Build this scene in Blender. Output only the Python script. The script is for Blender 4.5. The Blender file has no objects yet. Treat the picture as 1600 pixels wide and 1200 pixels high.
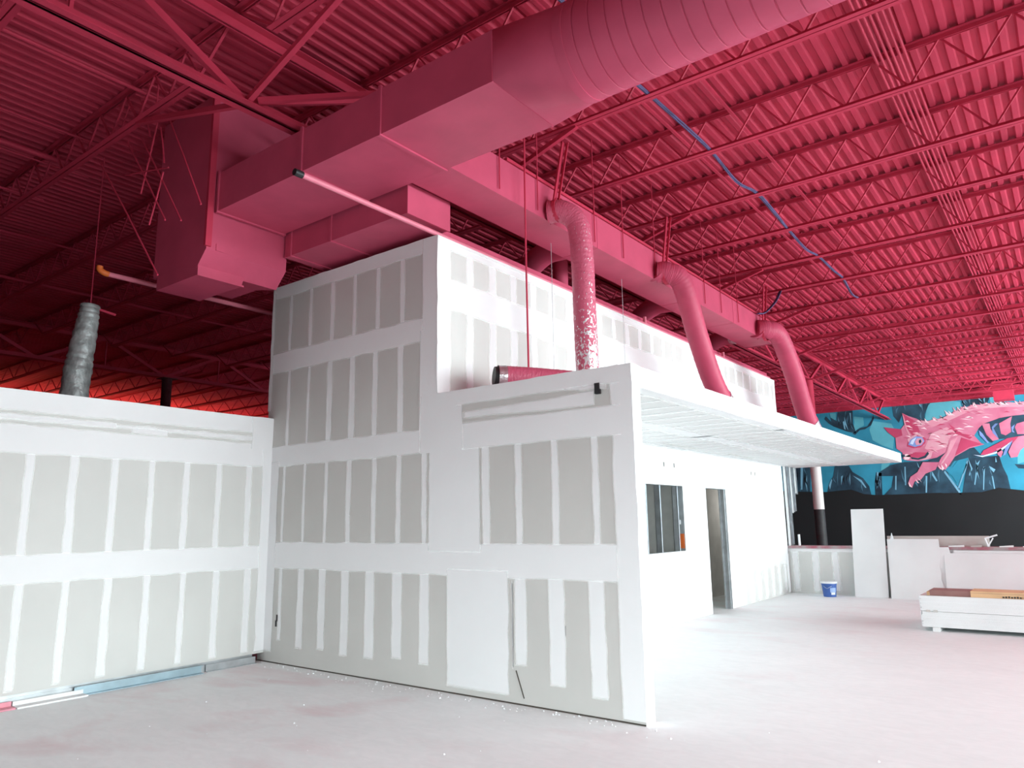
import bpy, math, random
from mathutils import Vector, Matrix
random.seed(7)
S = bpy.context.scene
C = S.collection

# ---------------------------------------------------------------- camera
def make_camera():
    f = 1146.582
    yaw, pit, rol = math.radians(37.1755), math.radians(10.6236), math.radians(-0.8537)
    fw = Vector((-math.sin(yaw)*math.cos(pit), math.cos(yaw)*math.cos(pit), math.sin(pit)))
    r = Vector((math.cos(yaw), math.sin(yaw), 0)); u = r.cross(fw)
    r2 = r*math.cos(rol)+u*math.sin(rol); u2 = -r*math.sin(rol)+u*math.cos(rol)
    cd = bpy.data.cameras.new('camera'); co = bpy.data.objects.new('camera', cd); C.objects.link(co)
    m = Matrix((r2, u2, -fw)).transposed().to_4x4(); m.translation = Vector((2.8847, -5.472, 1.5822))
    co.matrix_world = m
    cd.sensor_width = 36; cd.lens = 36*f/1600; cd.clip_end = 300; cd.clip_start = 0.05
    S.camera = co
make_camera()

# ---------------------------------------------------------------- world, daylight, exposure
S.view_settings.view_transform = 'Standard'; S.view_settings.look = 'None'
S.view_settings.gamma = 1; S.view_settings.use_curve_mapping = False
S.view_settings.exposure = 0.0
W = bpy.data.worlds.new('world'); S.world = W; W.use_nodes = True
W.node_tree.nodes['Background'].inputs[0].default_value = (0.75, 0.87, 1, 1)
W.node_tree.nodes['Background'].inputs[1].default_value = 0.3
def area(name, loc, rot, sx, sy, power, col):
    l = bpy.data.lights.new(name, 'AREA'); l.shape = 'RECTANGLE'; l.size = sx; l.size_y = sy
    l.energy = power; l.color = col
    o = bpy.data.objects.new(name, l); C.objects.link(o); o.location = loc; o.rotation_euler = rot
    return o
# daylight through the long storefront in the right-hand wall: far part aimed up, near part aimed down to shape the light
def daylight(name, loc, tilt, yaw, sx, sy, power, spread, col=(0.87, 0.99, 1)):
    o = area(name, loc, (0, 0, 0), sx, sy, power, col); o.data.spread = math.radians(spread)
    o.matrix_world = Matrix.Translation(loc) @ Matrix.Rotation(math.radians(yaw), 4, 'Z') @ Matrix.Rotation(math.radians(90-tilt), 4, 'Y')
    return o
daylight('storefront_far_daylight', (11.9, 12.5, 2.4), -4, 0, 4.2, 12, 2800, 180, (0.82, 0.985, 1))
daylight('mural_fill_light', (11.7, 20.8, 2.4), 2, -50, 4.2, 6, 2600, 130)  # added fill light aimed at the mural to brighten it
daylight('storefront_near_daylight', (11.9, 0.0, 2.5), 17, 0, 4.2, 10, 625, 78)
# daylight from windows behind the camera, held low by the unseen wall's shaped opening
daylight('entrance_daylight', (3.5, -9.1, 1.5), 21, -90, 2.3, 13, 235, 75)
# work lights standing behind the partitions at the far left end of the hall, shining up
daylight('far_bay_light', (-28, 8.5, 1.2), -90, 0, 4, 10, 520, 100, (1, 0.66, 0.3))

# unseen fill light added to lift the room behind the doorway
bl = bpy.data.lights.new('room_fill_light', 'POINT'); bl.energy = 7; bl.shadow_soft_size = 0.08; bl.color = (1, 0.97, 0.92)
bo = bpy.data.objects.new('room_fill_light', bl); C.objects.link(bo); bo.location = (-2.8, 10.3, 1.9)

# ---------------------------------------------------------------- materials
def mat(name, col, rough=0.6, metal=0.0, var=0.0, scale=4.0, bump=0.0, bscale=40, spec=0.5, stretch=None, col2=None):
    m = bpy.data.materials.new(name); m.use_nodes = True
    n, l = m.node_tree.nodes, m.node_tree.links
    b = n['Principled BSDF']
    b.inputs['Roughness'].default_value = rough; b.inputs['Metallic'].default_value = metal
    b.inputs['Specular IOR Level'].default_value = spec
    b.inputs['Base Color'].default_value = (*col, 1)
    tc = n.new('ShaderNodeTexCoord')
    src = tc.outputs['Object']
    if stretch:
        mp = n.new('ShaderNodeMapping'); mp.inputs['Scale'].default_value = stretch
        l.new(src, mp.inputs[0]); src = mp.outputs[0]
    if var or col2:
        t = n.new('ShaderNodeTexNoise'); t.inputs['Scale'].default_value = scale; t.inputs['Detail'].default_value = 6
        l.new(src, t.inputs['Vector'])
        r = n.new('ShaderNodeValToRGB')
        c2 = col2 or tuple(min(1, c*(1+var)) for c in col); c1 = col if col2 else tuple(c*(1-var) for c in col)
        r.color_ramp.elements[0].position = 0.35; r.color_ramp.elements[1].position = 0.65
        r.color_ramp.elements[0].color = (*c1, 1); r.color_ramp.elements[1].color = (*c2, 1)
        l.new(t.outputs['Fac'], r.inputs[0]); l.new(r.outputs[0], b.inputs['Base Color'])
    if bump:
        t2 = n.new('ShaderNodeTexNoise'); t2.inputs['Scale'].default_value = bscale; t2.inputs['Detail'].default_value = 4
        l.new(src, t2.inputs['Vector'])
        bp = n.new('ShaderNodeBump'); bp.inputs['Strength'].default_value = bump; bp.inputs['Distance'].default_value = 0.02
        l.new(t2.outputs['Fac'], bp.inputs['Height']); l.new(bp.outputs[0], b.inputs['Normal'])
    return m
PINK = (0.51, 0.038, 0.082)
M = {}
M['pink'] = mat('pink_painted_steel', PINK, 0.6, var=0.10, scale=1.6, spec=0.2)
M['pink_duct'] = mat('pink_painted_duct', (0.545, 0.075, 0.145), 0.5, var=0.07, scale=2.2, bump=0.08, bscale=9, spec=0.3)
M['pink_pale'] = mat('pink_painted_pipe', (0.74, 0.20, 0.28), 0.45, var=0.06)
M['mud_solid'] = mat('white_joint_compound_solid', (0.84, 0.845, 0.85), 0.75, var=0.025, scale=2.5)
M['paper'] = mat('grey_drywall_paper', (0.585, 0.575, 0.55), 0.8, var=0.03, scale=1.1)
M['paper_side'] = mat('pale_drywall_paper', (0.66, 0.66, 0.635), 0.8, var=0.03, scale=1.1)
M['paper_soffit'] = mat('pale_soffit_board', (0.74, 0.74, 0.73), 0.8, var=0.02)
M['board'] = mat('white_drywall_face', (0.83, 0.845, 0.845), 0.75, var=0.03, scale=1.5)
M['galv'] = mat('galvanized_steel', (0.55, 0.58, 0.60), 0.38, 0.75, var=0.15, scale=6)
M['galv_blue'] = mat('bluish_galvanized_steel', (0.38, 0.50, 0.56), 0.4, 0.5, var=0.12, scale=6)
M['black'] = mat('black_plastic', (0.012, 0.012, 0.014), 0.5)
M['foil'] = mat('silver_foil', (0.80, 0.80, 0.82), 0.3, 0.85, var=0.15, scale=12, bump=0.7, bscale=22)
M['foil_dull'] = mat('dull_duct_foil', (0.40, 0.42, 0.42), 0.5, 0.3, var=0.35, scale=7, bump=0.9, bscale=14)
M['cable'] = mat('blue_cable_jacket', (0.085, 0.075, 0.185), 0.5, var=0.3, scale=5)
M['orange'] = mat('orange_plastic', (0.75, 0.16, 0.03), 0.5)
M['bucket'] = mat('blue_bucket_plastic', (0.05, 0.13, 0.42), 0.4)
M['bucket_label'] = mat('pale_blue_label', (0.35, 0.50, 0.80), 0.5)
M['white_plastic'] = mat('white_plastic', (0.82, 0.84, 0.86), 0.4)
M['carton'] = mat('tan_carton', (0.72, 0.47, 0.26), 0.75, var=0.06, scale=5)
M['carton_dark'] = mat('red_brown_carton', (0.30, 0.155, 0.14), 0.75, var=0.1, scale=5)
M['ink'] = mat('dark_print', (0.06, 0.05, 0.04), 0.7)
M['inner'] = mat('grey_inner_wallboard', (0.72, 0.71, 0.69), 0.85, var=0.06)
M['col_white'] = mat('white_column_paint', (0.84, 0.82, 0.80), 0.5)
M['col_black'] = mat('black_column_paint', (0.035, 0.036, 0.038), 0.6, var=0.3)
M['dark_wall'] = mat('dark_shell_wall', (0.12, 0.05, 0.06), 0.8, var=0.2)
M['shell'] = mat('grey_shell_wall', (0.35, 0.33, 0.33), 0.8, var=0.1)
M['cap'] = mat('stained_wall_cap', (0.40, 0.36, 0.36), 0.8, col2=(0.42, 0.13, 0.17), scale=5)
M['offcut'] = mat('greige_drywall_back', (0.60, 0.585, 0.55), 0.85, var=0.04)
M['red_scrap'] = mat('pink_overspray_strip', (0.78, 0.33, 0.40), 0.7, var=0.1)
def mural_mat(n, c, c2=None, v=0.12, sc=0.9):
    M[n] = mat('mural_paint_'+n, c, 0.75, var=v, scale=sc, col2=c2, spec=0.2)
mural_mat('teal', (0.028, 0.215, 0.325), v=0.18)
mural_mat('teal_light', (0.09, 0.35, 0.43), v=0.15)
mural_mat('tree', (0.012, 0.022, 0.036), (0.028, 0.075, 0.115), sc=1.2)
mural_mat('streak', (0.15, 0.34, 0.47))
mural_mat('streak_dim', (0.06, 0.15, 0.22))
mural_mat('bark_black', (0.008, 0.011, 0.016))
mural_mat('mural_black', (0.010, 0.0105, 0.0115), (0.014, 0.0145, 0.016), sc=0.4)
mural_mat('beast_mid', (0.47, 0.115, 0.20), (0.54, 0.19, 0.28), sc=1.6)
mural_mat('beast_light', (0.60, 0.24, 0.32), (0.58, 0.31, 0.37), sc=2.2)
mural_mat('beast_deep', (0.42, 0.05, 0.115))
mural_mat('beast_pale', (0.78, 0.55, 0.60))
mural_mat('eye_blue', (0.17, 0.25, 0.52), v=0.3)
mural_mat('eye_pale', (0.50, 0.58, 0.75))

def mud_material():
    # joint compound: fades out along its feathered edge (attribute 'coat')
    m = bpy.data.materials.new('white_joint_compound'); m.use_nodes = True
    n, l = m.node_tree.nodes, m.node_tree.links
    b = n['Principled BSDF']; b.inputs['Roughness'].default_value = 0.75
    tc = n.new('ShaderNodeTexCoord'); t = n.new('ShaderNodeTexNoise'); t.inputs['Scale'].default_value = 2.5; t.inputs['Detail'].default_value = 5
    l.new(tc.outputs['Object'], t.inputs['Vector'])
    r = n.new('ShaderNodeValToRGB'); r.color_ramp.elements[0].color = (0.81, 0.815, 0.82, 1); r.color_ramp.elements[1].color = (0.86, 0.86, 0.865, 1)
    l.new(t.outputs['Fac'], r.inputs[0]); l.new(r.outputs[0], b.inputs['Base Color'])
    a = n.new('ShaderNodeAttribute'); a.attribute_name = 'coat'
    # light crosses the thin feathered coat twice, so its tint is the square root of the clear share
    om = n.new('ShaderNodeMath'); om.operation = 'SUBTRACT'; om.inputs[0].default_value = 1.0; l.new(a.outputs['Fac'], om.inputs[1])
    mxm = n.new('ShaderNodeMath'); mxm.operation = 'MAXIMUM'; mxm.inputs[1].default_value = 0.02; l.new(om.outputs[0], mxm.inputs[0])
    pw = n.new('ShaderNodeMath'); pw.operation = 'POWER'; pw.inputs[1].default_value = -0.41; l.new(mxm.outputs[0], pw.inputs[0])
    tr = n.new('ShaderNodeBsdfTransparent'); l.new(pw.outputs[0], tr.inputs['Color']); mx = n.new('ShaderNodeMixShader')
    l.new(a.outputs['Fac'], mx.inputs[0]); l.new(tr.outputs[0], mx.inputs[1]); l.new(b.outputs[0], mx.inputs[2])
    l.new(mx.outputs[0], n['Material Output'].inputs['Surface'])
    return m
M['mud'] = mud_material()

def floor_material():
    m = bpy.data.materials.new('dusty_concrete'); m.use_nodes = True
    n, l = m.node_tree.nodes, m.node_tree.links
    b = n['Principled BSDF']; b.inputs['Roughness'].default_value = 0.62; b.inputs['Specular IOR Level'].default_value = 0.35
    tc = n.new('ShaderNodeTexCoord')
    def noise(sc, det, st=(1, 1, 1), dist=0.0):
        mp = n.new('ShaderNodeMapping'); mp.inputs['Scale'].default_value = st; mp.inputs['Rotation'].default_value = (0, 0, 0.5)
        l.new(tc.outputs['Object'], mp.inputs[0])
        t = n.new('ShaderNodeTexNoise'); t.inputs['Scale'].default_value = sc; t.inputs['Detail'].default_value = det; t.inputs['Distortion'].default_value = dist
        l.new(mp.outputs[0], t.inputs['Vector']); return t.outputs['Fac']
    def ramp(src, p0, p1, c0, c1):
        r = n.new('ShaderNodeValToRGB'); r.color_ramp.elements[0].position = p0; r.color_ramp.elements[1].position = p1
        r.color_ramp.elements[0].color = (*c0, 1); r.color_ramp.elements[1].color = (*c1, 1); l.new(src, r.inputs[0]); return r.outputs[0]
    def mix(f, a, bb, fac=None):
        x = n.new('ShaderNodeMix'); x.data_type = 'RGBA'
        if f is not None: l.new(f, x.inputs[0])
        else: x.inputs[0].default_value = fac
        l.new(a, x.inputs[6])
        if isinstance(bb, tuple): x.inputs[7].default_value = (*bb, 1)
        else: l.new(bb, x.inputs[7])
        return x.outputs[2]
    base = ramp(noise(0.7, 8, (1, 1.6, 1), 0.6), 0.33, 0.68, (0.80, 0.84, 0.84), (0.88, 0.91, 0.91))
    fine = ramp(noise(5.5, 7, (1, 2.2, 1), 1.2), 0.35, 0.7, (0.78, 0.815, 0.815), (0.88, 0.91, 0.91))
    c = mix(None, base, fine, 0.45)
    # pink overspray dusted on the slab near the left partition
    pf = n.new('ShaderNodeMath'); pf.operation = 'MULTIPLY'
    g = noise(0.9, 5, (1, 1.8, 1), 0.5); gr = ramp(g, 0.52, 0.72, (0, 0, 0), (0.30, 0.30, 0.30))
    sx = n.new('ShaderNodeSeparateXYZ'); l.new(tc.outputs['Object'], sx.inputs[0])
    mr = n.new('ShaderNodeMapRange'); mr.inputs[1].default_value = 1.5; mr.inputs[2].default_value = -2.5
    l.new(sx.outputs[0], mr.inputs[0])
    l.new(gr, pf.inputs[0]); l.new(mr.outputs[0], pf.inputs[1])
    c = mix(pf.outputs[0], c, (0.62, 0.27, 0.31))
    # white compound spatters
    sp = ramp(noise(16, 3, (1, 1.3, 1)), 0.70, 0.74, (0, 0, 0), (0.8, 0.8, 0.8))
    c = mix(sp, c, (0.82, 0.82, 0.82))
    l.new(c, b.inputs['Base Color'])
    bp = n.new('ShaderNodeBump'); bp.inputs['Strength'].default_value = 0.12; bp.inputs['Distance'].default_value = 0.02
    l.new(noise(9, 6), bp.inputs['Height']); l.new(bp.outputs[0], b.inputs['Normal'])
    return m
M['floor'] = floor_material()

def flaked_material():
    # pink-painted foil duct whose paint has flaked off in patches
    m = bpy.data.materials.new('flaking_pink_foil'); m.use_nodes = True
    n, l = m.node_tree.nodes, m.node_tree.links
    b = n['Principled BSDF']; b.inputs['Roughness'].default_value = 0.42
    tc = n.new('ShaderNodeTexCoord'); mp = n.new('ShaderNodeMapping'); mp.inputs['Scale'].default_value = (1, 1, 0.75); l.new(tc.outputs['Object'], mp.inputs[0])
    t = n.new('ShaderNodeTexNoise'); t.inputs['Scale'].default_value = 30; t.inputs['Detail'].default_value = 5; t.inputs['Distortion'].default_value = 1.0
    l.new(mp.outputs[0], t.inputs['Vector'])
    sx = n.new('ShaderNodeSeparateXYZ'); l.new(tc.outputs['Object'], sx.inputs[0])
    mr = n.new('ShaderNodeMapRange'); mr.inputs[1].default_value = 1.25; mr.inputs[2].default_value = 0.5; mr.inputs[3].default_value = -0.12; mr.inputs[4].default_value = 0.055
    l.new(sx.outputs[2], mr.inputs[0])
    ad = n.new('ShaderNodeMath'); ad.operation = 'ADD'; l.new(t.outputs['Fac'], ad.inputs[0]); l.new(mr.outputs[0], ad.inputs[1])
    gt = n.new('ShaderNodeMath'); gt.operation = 'GREATER_THAN'; gt.inputs[1].default_value = 0.57
    sd = n.new('ShaderNodeMath'); sd.operation = 'MULTIPLY_ADD'; sd.inputs[1].default_value = 0.45; l.new(sx.outputs[0], sd.inputs[0]); l.new(ad.outputs[0], sd.inputs[2]); l.new(sd.outputs[0], gt.inputs[0])
    x = n.new('ShaderNodeMix'); x.data_type = 'RGBA'; x.inputs[6].default_value = (0.60, 0.11, 0.19, 1); x.inputs[7].default_value = (0.80, 0.80, 0.82, 1)
    l.new(gt.outputs[0], x.inputs[0]); l.new(x.outputs[2], b.inputs['Base Color'])
    mu = n.new('ShaderNodeMath'); mu.operation = 'MULTIPLY'; mu.inputs[1].default_value = 0.6; l.new(gt.outputs[0], mu.inputs[0]); l.new(mu.outputs[0], b.inputs['Metallic'])
    bp = n.new('ShaderNodeBump'); bp.inputs['Strength'].default_value = 0.5; bp.inputs['Distance'].default_value = 0.02
    l.new(t.outputs['Fac'], bp.inputs['Height']); l.new(bp.outputs[0], b.inputs['Normal'])
    return m
M['flaked'] = flaked_material()

# ---------------------------------------------------------------- mesh helpers
class MB:
    def __init__(s): s.v = []; s.f = []; s.coat = None
    def add(s, vs, fs):
        o = len(s.v); s.v += [tuple(v) for v in vs]; s.f += [tuple(i+o for i in f) for f in fs]; return s
    def box(s, x0, x1, y0, y1, z0, z1, bev=0.0):
        if x0 > x1: x0, x1 = x1, x0
        if y0 > y1: y0, y1 = y1, y0
        if z0 > z1: z0, z1 = z1, z0
        s.add([(x, y, z) for z in (z0, z1) for y in (y0, y1) for x in (x0, x1)],
              [(0, 2, 3, 1), (4, 5, 7, 6), (0, 1, 5, 4), (2, 6, 7, 3), (0, 4, 6, 2), (1, 3, 7, 5)]); return s
    def bar(s, a, b, w, h=None, up=(0, 0, 1)):
        a, b = Vector(a), Vector(b); d = (b-a).normalized(); u = Vector(up)
        if abs(d.dot(u)) > 0.98: u = Vector((0, 1, 0))
        r = d.cross(u).normalized(); u = r.cross(d); h = h or w
        vs = [p+r*(w/2)*i+u*(h/2)*j for p in (a, b) for i, j in ((-1, -1), (1, -1), (1, 1), (-1, 1))]
        s.add(vs, [(3, 2, 1, 0), (4, 5, 6, 7), (0, 1, 5, 4), (1, 2, 6, 5), (2, 3, 7, 6), (3, 0, 4, 7)]); return s
    def tube(s, pts, r, n=12, caps=True):
        pts = [Vector(p) for p in pts]; rs = r if isinstance(r, (list, tuple)) else [r]*len(pts)
        vs = []; u = None
        for i, p in enumerate(pts):
            d = (pts[min(i+1, len(pts)-1)]-pts[max(i-1, 0)]).normalized()
            if u is None:
                u = Vector((0, 0, 1)) if abs(d.z) < 0.9 else Vector((0, 1, 0))
            u = (u-d*u.dot(d)).normalized(); w = d.cross(u)
            for k in range(n):
                t = 2*math.pi*k/n; vs.append(p+(u*math.cos(t)+w*math.sin(t))*rs[i])
        fs = [(i*n+k, i*n+(k+1) % n, (i+1)*n+(k+1) % n, (i+1)*n+k) for i in range(len(pts)-1) for k in range(n)]
        if caps: fs += [tuple(range(n-1, -1, -1)), tuple((len(pts)-1)*n+k for k in range(n))]
        s.add(vs, fs); return s
    def prism(s, poly, axis, a0, a1):
        # poly in the two other axes, extruded along axis
        def P(p, a):
            return {'x': (a, p[0], p[1]), 'y': (p[0], a, p[1]), 'z': (p[0], p[1], a)}[axis]
        n = len(poly); vs = [P(p, a0) for p in poly]+[P(p, a1) for p in poly]
        s.add(vs, [tuple(range(n)), tuple(range(2*n-1, n-1, -1))]+[(i, i+n, (i+1) % n+n, (i+1) % n) for i in range(n)]); return s
def obj(name, mb, m, parent=None, smooth=False, loc=None):
    me = bpy.data.meshes.new(name); me.from_pydata(mb.v, [], mb.f); me.update()
    import bmesh
    bm = bmesh.new(); bm.from_mesh(me); bmesh.ops.recalc_face_normals(bm, faces=bm.faces); bm.to_mesh(me); bm.free()
    if mb.coat is not None:
        at = me.attributes.new('coat', 'FLOAT', 'POINT'); at.data.foreach_set('value', mb.coat)
    me.materials.append(M[m] if isinstance(m, str) else m)
    if smooth:
        for p in me.polygons: p.use_smooth = True
        try: me.set_sharp_from_angle(angle=math.radians(40))
        except Exception: pass
    o = bpy.data.objects.new(name, me); C.objects.link(o)
    if parent: o.parent = parent
    if loc: o.location = loc
    return o
def tag(o, label, cat, group=None):
    o['label'] = label; o['category'] = cat
    if group: o['group'] = group
    return o
def thing(name, label, cat, loc=(0, 0, 0), group=None):
    o = bpy.data.objects.new(name, None); C.objects.link(o); o.location = loc; o.empty_display_size = 0.2
    return tag(o, label, cat, group)
def struct(name, mb, m, label=None, parent=None):
    o = obj(name, mb, m, parent); o['kind'] = 'structure'
    if label: o['label'] = label
    return o
def local(mb, loc):
    mb.v = [(x-loc[0], y-loc[1], z-loc[2]) for x, y, z in mb.v]; return mb
def part(root, name, mb, m, smooth=False, label=None):
    # geometry written in world coordinates, stored relative to its thing's base
    l = root.location
    o = obj(name, local(mb, l), m, root, smooth)
    if label: o['label'] = label
    return o
def copy_tree(o, parent=None):
    c = o.copy(); C.objects.link(c)
    if parent: c.parent = parent
    for ch in list(o.children): copy_tree(ch, c)
    return c
ORD = ['', 'second ', 'third ', 'fourth ', 'fifth ', 'sixth ', 'seventh ', 'eighth ', 'ninth ', 'tenth ', 'eleventh ', 'twelfth ', 'thirteenth ',
       'fourteenth ', 'fifteenth ', 'sixteenth ', 'seventeenth ', 'eighteenth ', 'nineteenth ', 'twentieth ', 'twenty-first ', 'twenty-second ']

EPS = [0.0]
def mud(parent, P, a0, a1, b0, b1, fe=0.014, wob=0.007, ends=(1, 1), name='joint_compound', sides=(1, 1), step=0.16):
    """a coat of joint compound on a wall; P(a, b) -> point, feathered edges on a (sides) and b (ends)"""
    mb = MB(); mb.coat = []; EPS[0] = (EPS[0]+0.00004) % 0.0012
    horiz = (a1-a0) > (b1-b0)
    if horiz:
        n = max(2, int((a1-a0)/step)); As = [a0+(a1-a0)*i/n for i in range(n+1)]
        Bs = [b0-fe*0.4, b0+fe, b1-fe, b1+fe*0.4] if True else []
        if sides[0]: As = [a0-fe*0.4, a0+fe]+As[1:]
        if sides[1]: As = As[:-1]+[a1-fe, a1+fe*0.4]
    else:
        n = max(2, int((b1-b0)/step)); Bs = [b0+(b1-b0)*i/n for i in range(n+1)]
        As = [a0-fe*0.4, a0+fe, a1-fe, a1+fe*0.4]
        if ends[0]: Bs = [b0-fe*0.6, b0+fe*1.2]+Bs[1:]
        if ends[1]: Bs = Bs[:-1]+[b1-fe*1.2, b1+fe*0.6]
    na, nb = len(As), len(Bs)
    for j, b in enumerate(Bs):
        w0, w1 = random.uniform(-wob, wob), random.uniform(-wob, wob)
        for i, a in enumerate(As):
            aa, bb = a, b
            if not horiz: aa = a+(w0 if i < 2 else w1)
            c = 1.0
            if not horiz:
                if (i == 0 and sides[0]) or (i == na-1 and sides[1]): c = 0.0
                if (j == 0 and ends[0]) or (j == nb-1 and ends[1]): c = 0.0
            else:
                if (j == 0 and ends[0]) or (j == nb-1 and ends[1]): c = 0.0
                if (i == 0 and sides[0]) or (i == na-1 and sides[1]): c = 0.0
            mb.v.append((aa, bb)); mb.coat.append(c)
    if horiz:
        for i in range(na):
            w0, w1 = random.uniform(-wob, wob), random.uniform(-wob, wob)
            for j in range(nb):
                k = j*na+i; a, b = mb.v[k]; mb.v[k] = (a, b+(w0 if j < 2 else w1))
    mb.v = [P(a, b) for a, b in mb.v]
    mb.f = [(j*na+i, j*na+i+1, (j+1)*na+i+1, (j+1)*na+i) for j in range(nb-1) for i in range(na-1)]
    return obj(name, mb, 'mud', parent)

# ================================================================= large structure
XW, H1, H2, XC, YE, YC, HC, T = -5.034, 2.888, 4.62, -2.237, 11.04, 11.99, 2.714, 0.143
ZD = 6.5                                   # underside of the roof deck
GX, GX2 = -3.04, -16.5                     # main joist girders
struct('floor', MB().box(-41, 12.2, -14, 28.8, -0.2, 0.0), 'floor')
# outer shell
wb = MB().box(-41, 12.2, 28.52, 28.8, 0, 6.75)
wall_back = struct('wall_back', wb, 'dark_wall')
struct('wall_far_left', MB().box(-41.2, -41, -14, 28.8, 0, 6.75), 'dark_wall')
mb = MB().box(-41, -3.2, -9.0, -8.8, 0, 6.75).box(-3.2, 10.4, -9.0, -8.8, 2.75, 6.75).box(10.4, 11.7, -9.0, -8.8, 0, 6.75).box(-3.2, 10.4, -9.0, -8.8, 0, 0.12)
struct('wall_unseen_rear', mb, 'shell')  # unseen wall set close, low opening shaped to keep light off ducts
wr = struct('wall_right', MB().box(11.5, 11.7, -14, 28.8, 4.25, 6.75).box(11.5, 11.7, -14, 28.8, 0, 0.12).box(11.5, 11.7, -14, -5, 0.12, 4.25).box(11.5, 11.7, 26, 28.8, 0.12, 4.25), 'shell')
w2 = MB()
for k in range(15): w2.box(11.5, 11.62, -5+k*31/14-0.03, -5+k*31/14+0.03, 0.12, 4.25)
struct('window_2', w2, 'galv')

# ---- front partition (faces the camera) with its tall part on the left
FX0 = -5.15
fw = MB().box(XC, 0, 0, T, 0, H1).box(FX0, XC, 0, T, 0, H2)
wall_front = struct('wall_front', fw, 'paper')
Pf = lambda off: (lambda a, b: (a, -off-EPS[0], b))
V2, V3, V4 = Pf(0.002), Pf(0.0035), Pf(0.005)
bands = [(-4.9, -0.02, 1.075, 1.385), (FX0+0.01, -2.4, 2.285, 2.54), (FX0+0.01, -2.4, 3.475, 3.74), (FX0+0.01, XC, 4.455, H2)]
for a0, a1, b0, b1 in bands: mud(wall_front, V3, a0, a1, b0, b1, ends=(1, 1 if b1 < H2 else 0), sides=(1, 0))
row1 = [(-4.765, .07), (-4.365, .075), (-3.95, .08), (-3.55, .065), (-3.155, .075), (-2.76, .08)]
row2 = [(-4.745, .07), (-4.355, .055), (-3.96, .10), (-3.56, .10), (-3.175, .09), (-2.775, .09)]
row3 = [(-4.765, .06), (-4.365, .055), (-3.97, .065), (-3.575, .085), (-3.16, .08), (-2.78, .08), (-2.41, .075)]
row3b = [(-1.595, .10), (-1.205, .085), (-0.80, .08), (-0.38, .075)]
row4 = [(-4.745, .075, .26), (-4.365, .125, .2), (-3.985, .13, .22), (-3.595, .13, .19), (-3.195, .15, .2), (-2.785, .15, .24), (-2.40, .14, .22)]
row4b = [(-0.815, .165, .2), (-0.41, .16, .15)]
for x, w in row1: mud(wall_front, V2, x-w/2, x+w/2, 3.70, 4.49)
for x, w in row2: mud(wall_front, V2, x-w/2, x+w/2, 2.50, 3.51)
for x, w in row3: mud(wall_front, V2, x-w/2, x+w/2, 1.35, 2.32)
for x, w in row3b: mud(wall_front, V2, x-w/2, x+w/2, 1.35, 2.33)
for x, w, z in row4: mud(wall_front, V2, x-w/2, x+w/2, z, 1.11)
for x, w, z in row4b: mud(wall_front, V2, x-w/2, x+w/2, z, 1.10)
# corner coats
mud(wall_front, V4, XW+0.0, -4.87, 0.12, 2.35, sides=(0, 1), ends=(1, 1))
mud(wall_front, V4, FX0, -5.09, 3.0, H2, sides=(0, 1), ends=(0, 0))
mud(wall_front, V4, -2.45, XC, 3.42, H2, sides=(1, 0), ends=(0, 0))
mud(wall_front, V4, -2.485, XC, 2.3, 3.6, sides=(1, 0), ends=(0, 0))
mud(wall_front, V4, -0.205, 0, 0.03, H1, sides=(1, 0), ends=(0, 0))
# wide skim coats
mud(wall_front, V4, -2.34, -1.665, 1.30, 2.34, wob=0.006, name='skim_glare_coat')
mud(wall_front, V4, -2.09, -1.34, 0.065, 1.14, wob=0.012, name='skim_glare_coat')
mud(wall_front, V2, -1.27, -1.14, 0.33, 1.12)
mud(wall_front, V4, -1.30, -1.29, 0.30, 1.05)
mud(wall_front, V4, -2.46, -0.12, 2.29, 2.555, ends=(1, 1), sides=(1, 0), wob=0.004)
mud(wall_front, V4, -2.47, -1.885, 2.285, H1-0.001, ends=(0, 0), sides=(1, 1), wob=0.004)
mud(wall_front, V4, -1.96, -0.12, 2.735, H1, ends=(1, 0), sides=(0, 0), wob=0.006)
def streak(P, pts, name='joint_compound', parent=None):
    # a hand-drawn streak: list of (a, b_low, b_high)
    mb = MB(); mb.coat = []
    for i, (a, lo, hi) in enumerate(pts):
        f = 0.011; e = 0.0 if i in (0, len(pts)-1) else 1.0
        for b, c in ((lo-f, 0), (lo+f, 1), (hi-f, 1), (hi+f, 0)):
            mb.v.append(P(a, b)); mb.coat.append(c*e)
    mb.f = [(i*4+j, i*4+j+1, i*4+j+5, i*4+j+4) for i in range(len(pts)-1) for j in range(3)]
    return obj(name, mb, 'mud', parent)
streak(V3, [(-1.9, 2.60, 2.66), (-1.85, 2.60, 2.66), (-1.5, 2.60, 2.665), (-1.1, 2.585, 2.675), (-0.85, 2.575, 2.675), (-0.6, 2.575, 2.69), (-0.375, 2.575, 2.70), (-0.355, 2.575, 2.70)], parent=wall_front)
streak(V3, [(-0.9, 2.545, 2.555), (-1.5, 2.54, 2.555)], parent=wall_front)
streak(Pf(0.006), [(-0.2, 2.70, 2.75), (-0.33, 2.71, 2.75), (-0.5, 2.715, 2.75), (-0.75, 2.735, 2.75)], parent=wall_front)
obj('cable_cover', MB().box(-0.352, -0.305, -0.018, 0.0, 2.665, 2.76).box(-0.335, -0.29, -0.024, -0.01, 2.66, 2.70), 'black', wall_front)['label'] = 'small black plastic cable cover'
obj('outlet_hole', MB().box(-4.805, -4.775, -0.004, 0.02, 0.47, 0.545).box(-4.82, -4.79, -0.004, 0.02, 0.41, 0.48), 'black', wall_front)['label'] = 'dark outlet cut-out'
obj('crack', MB().bar((-1.265, -0.004, 0.285), (-1.18, -0.004, 0.06), 0.007), 'ink', wall_front)['label'] = 'dark diagonal crack at the wall foot'
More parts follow.
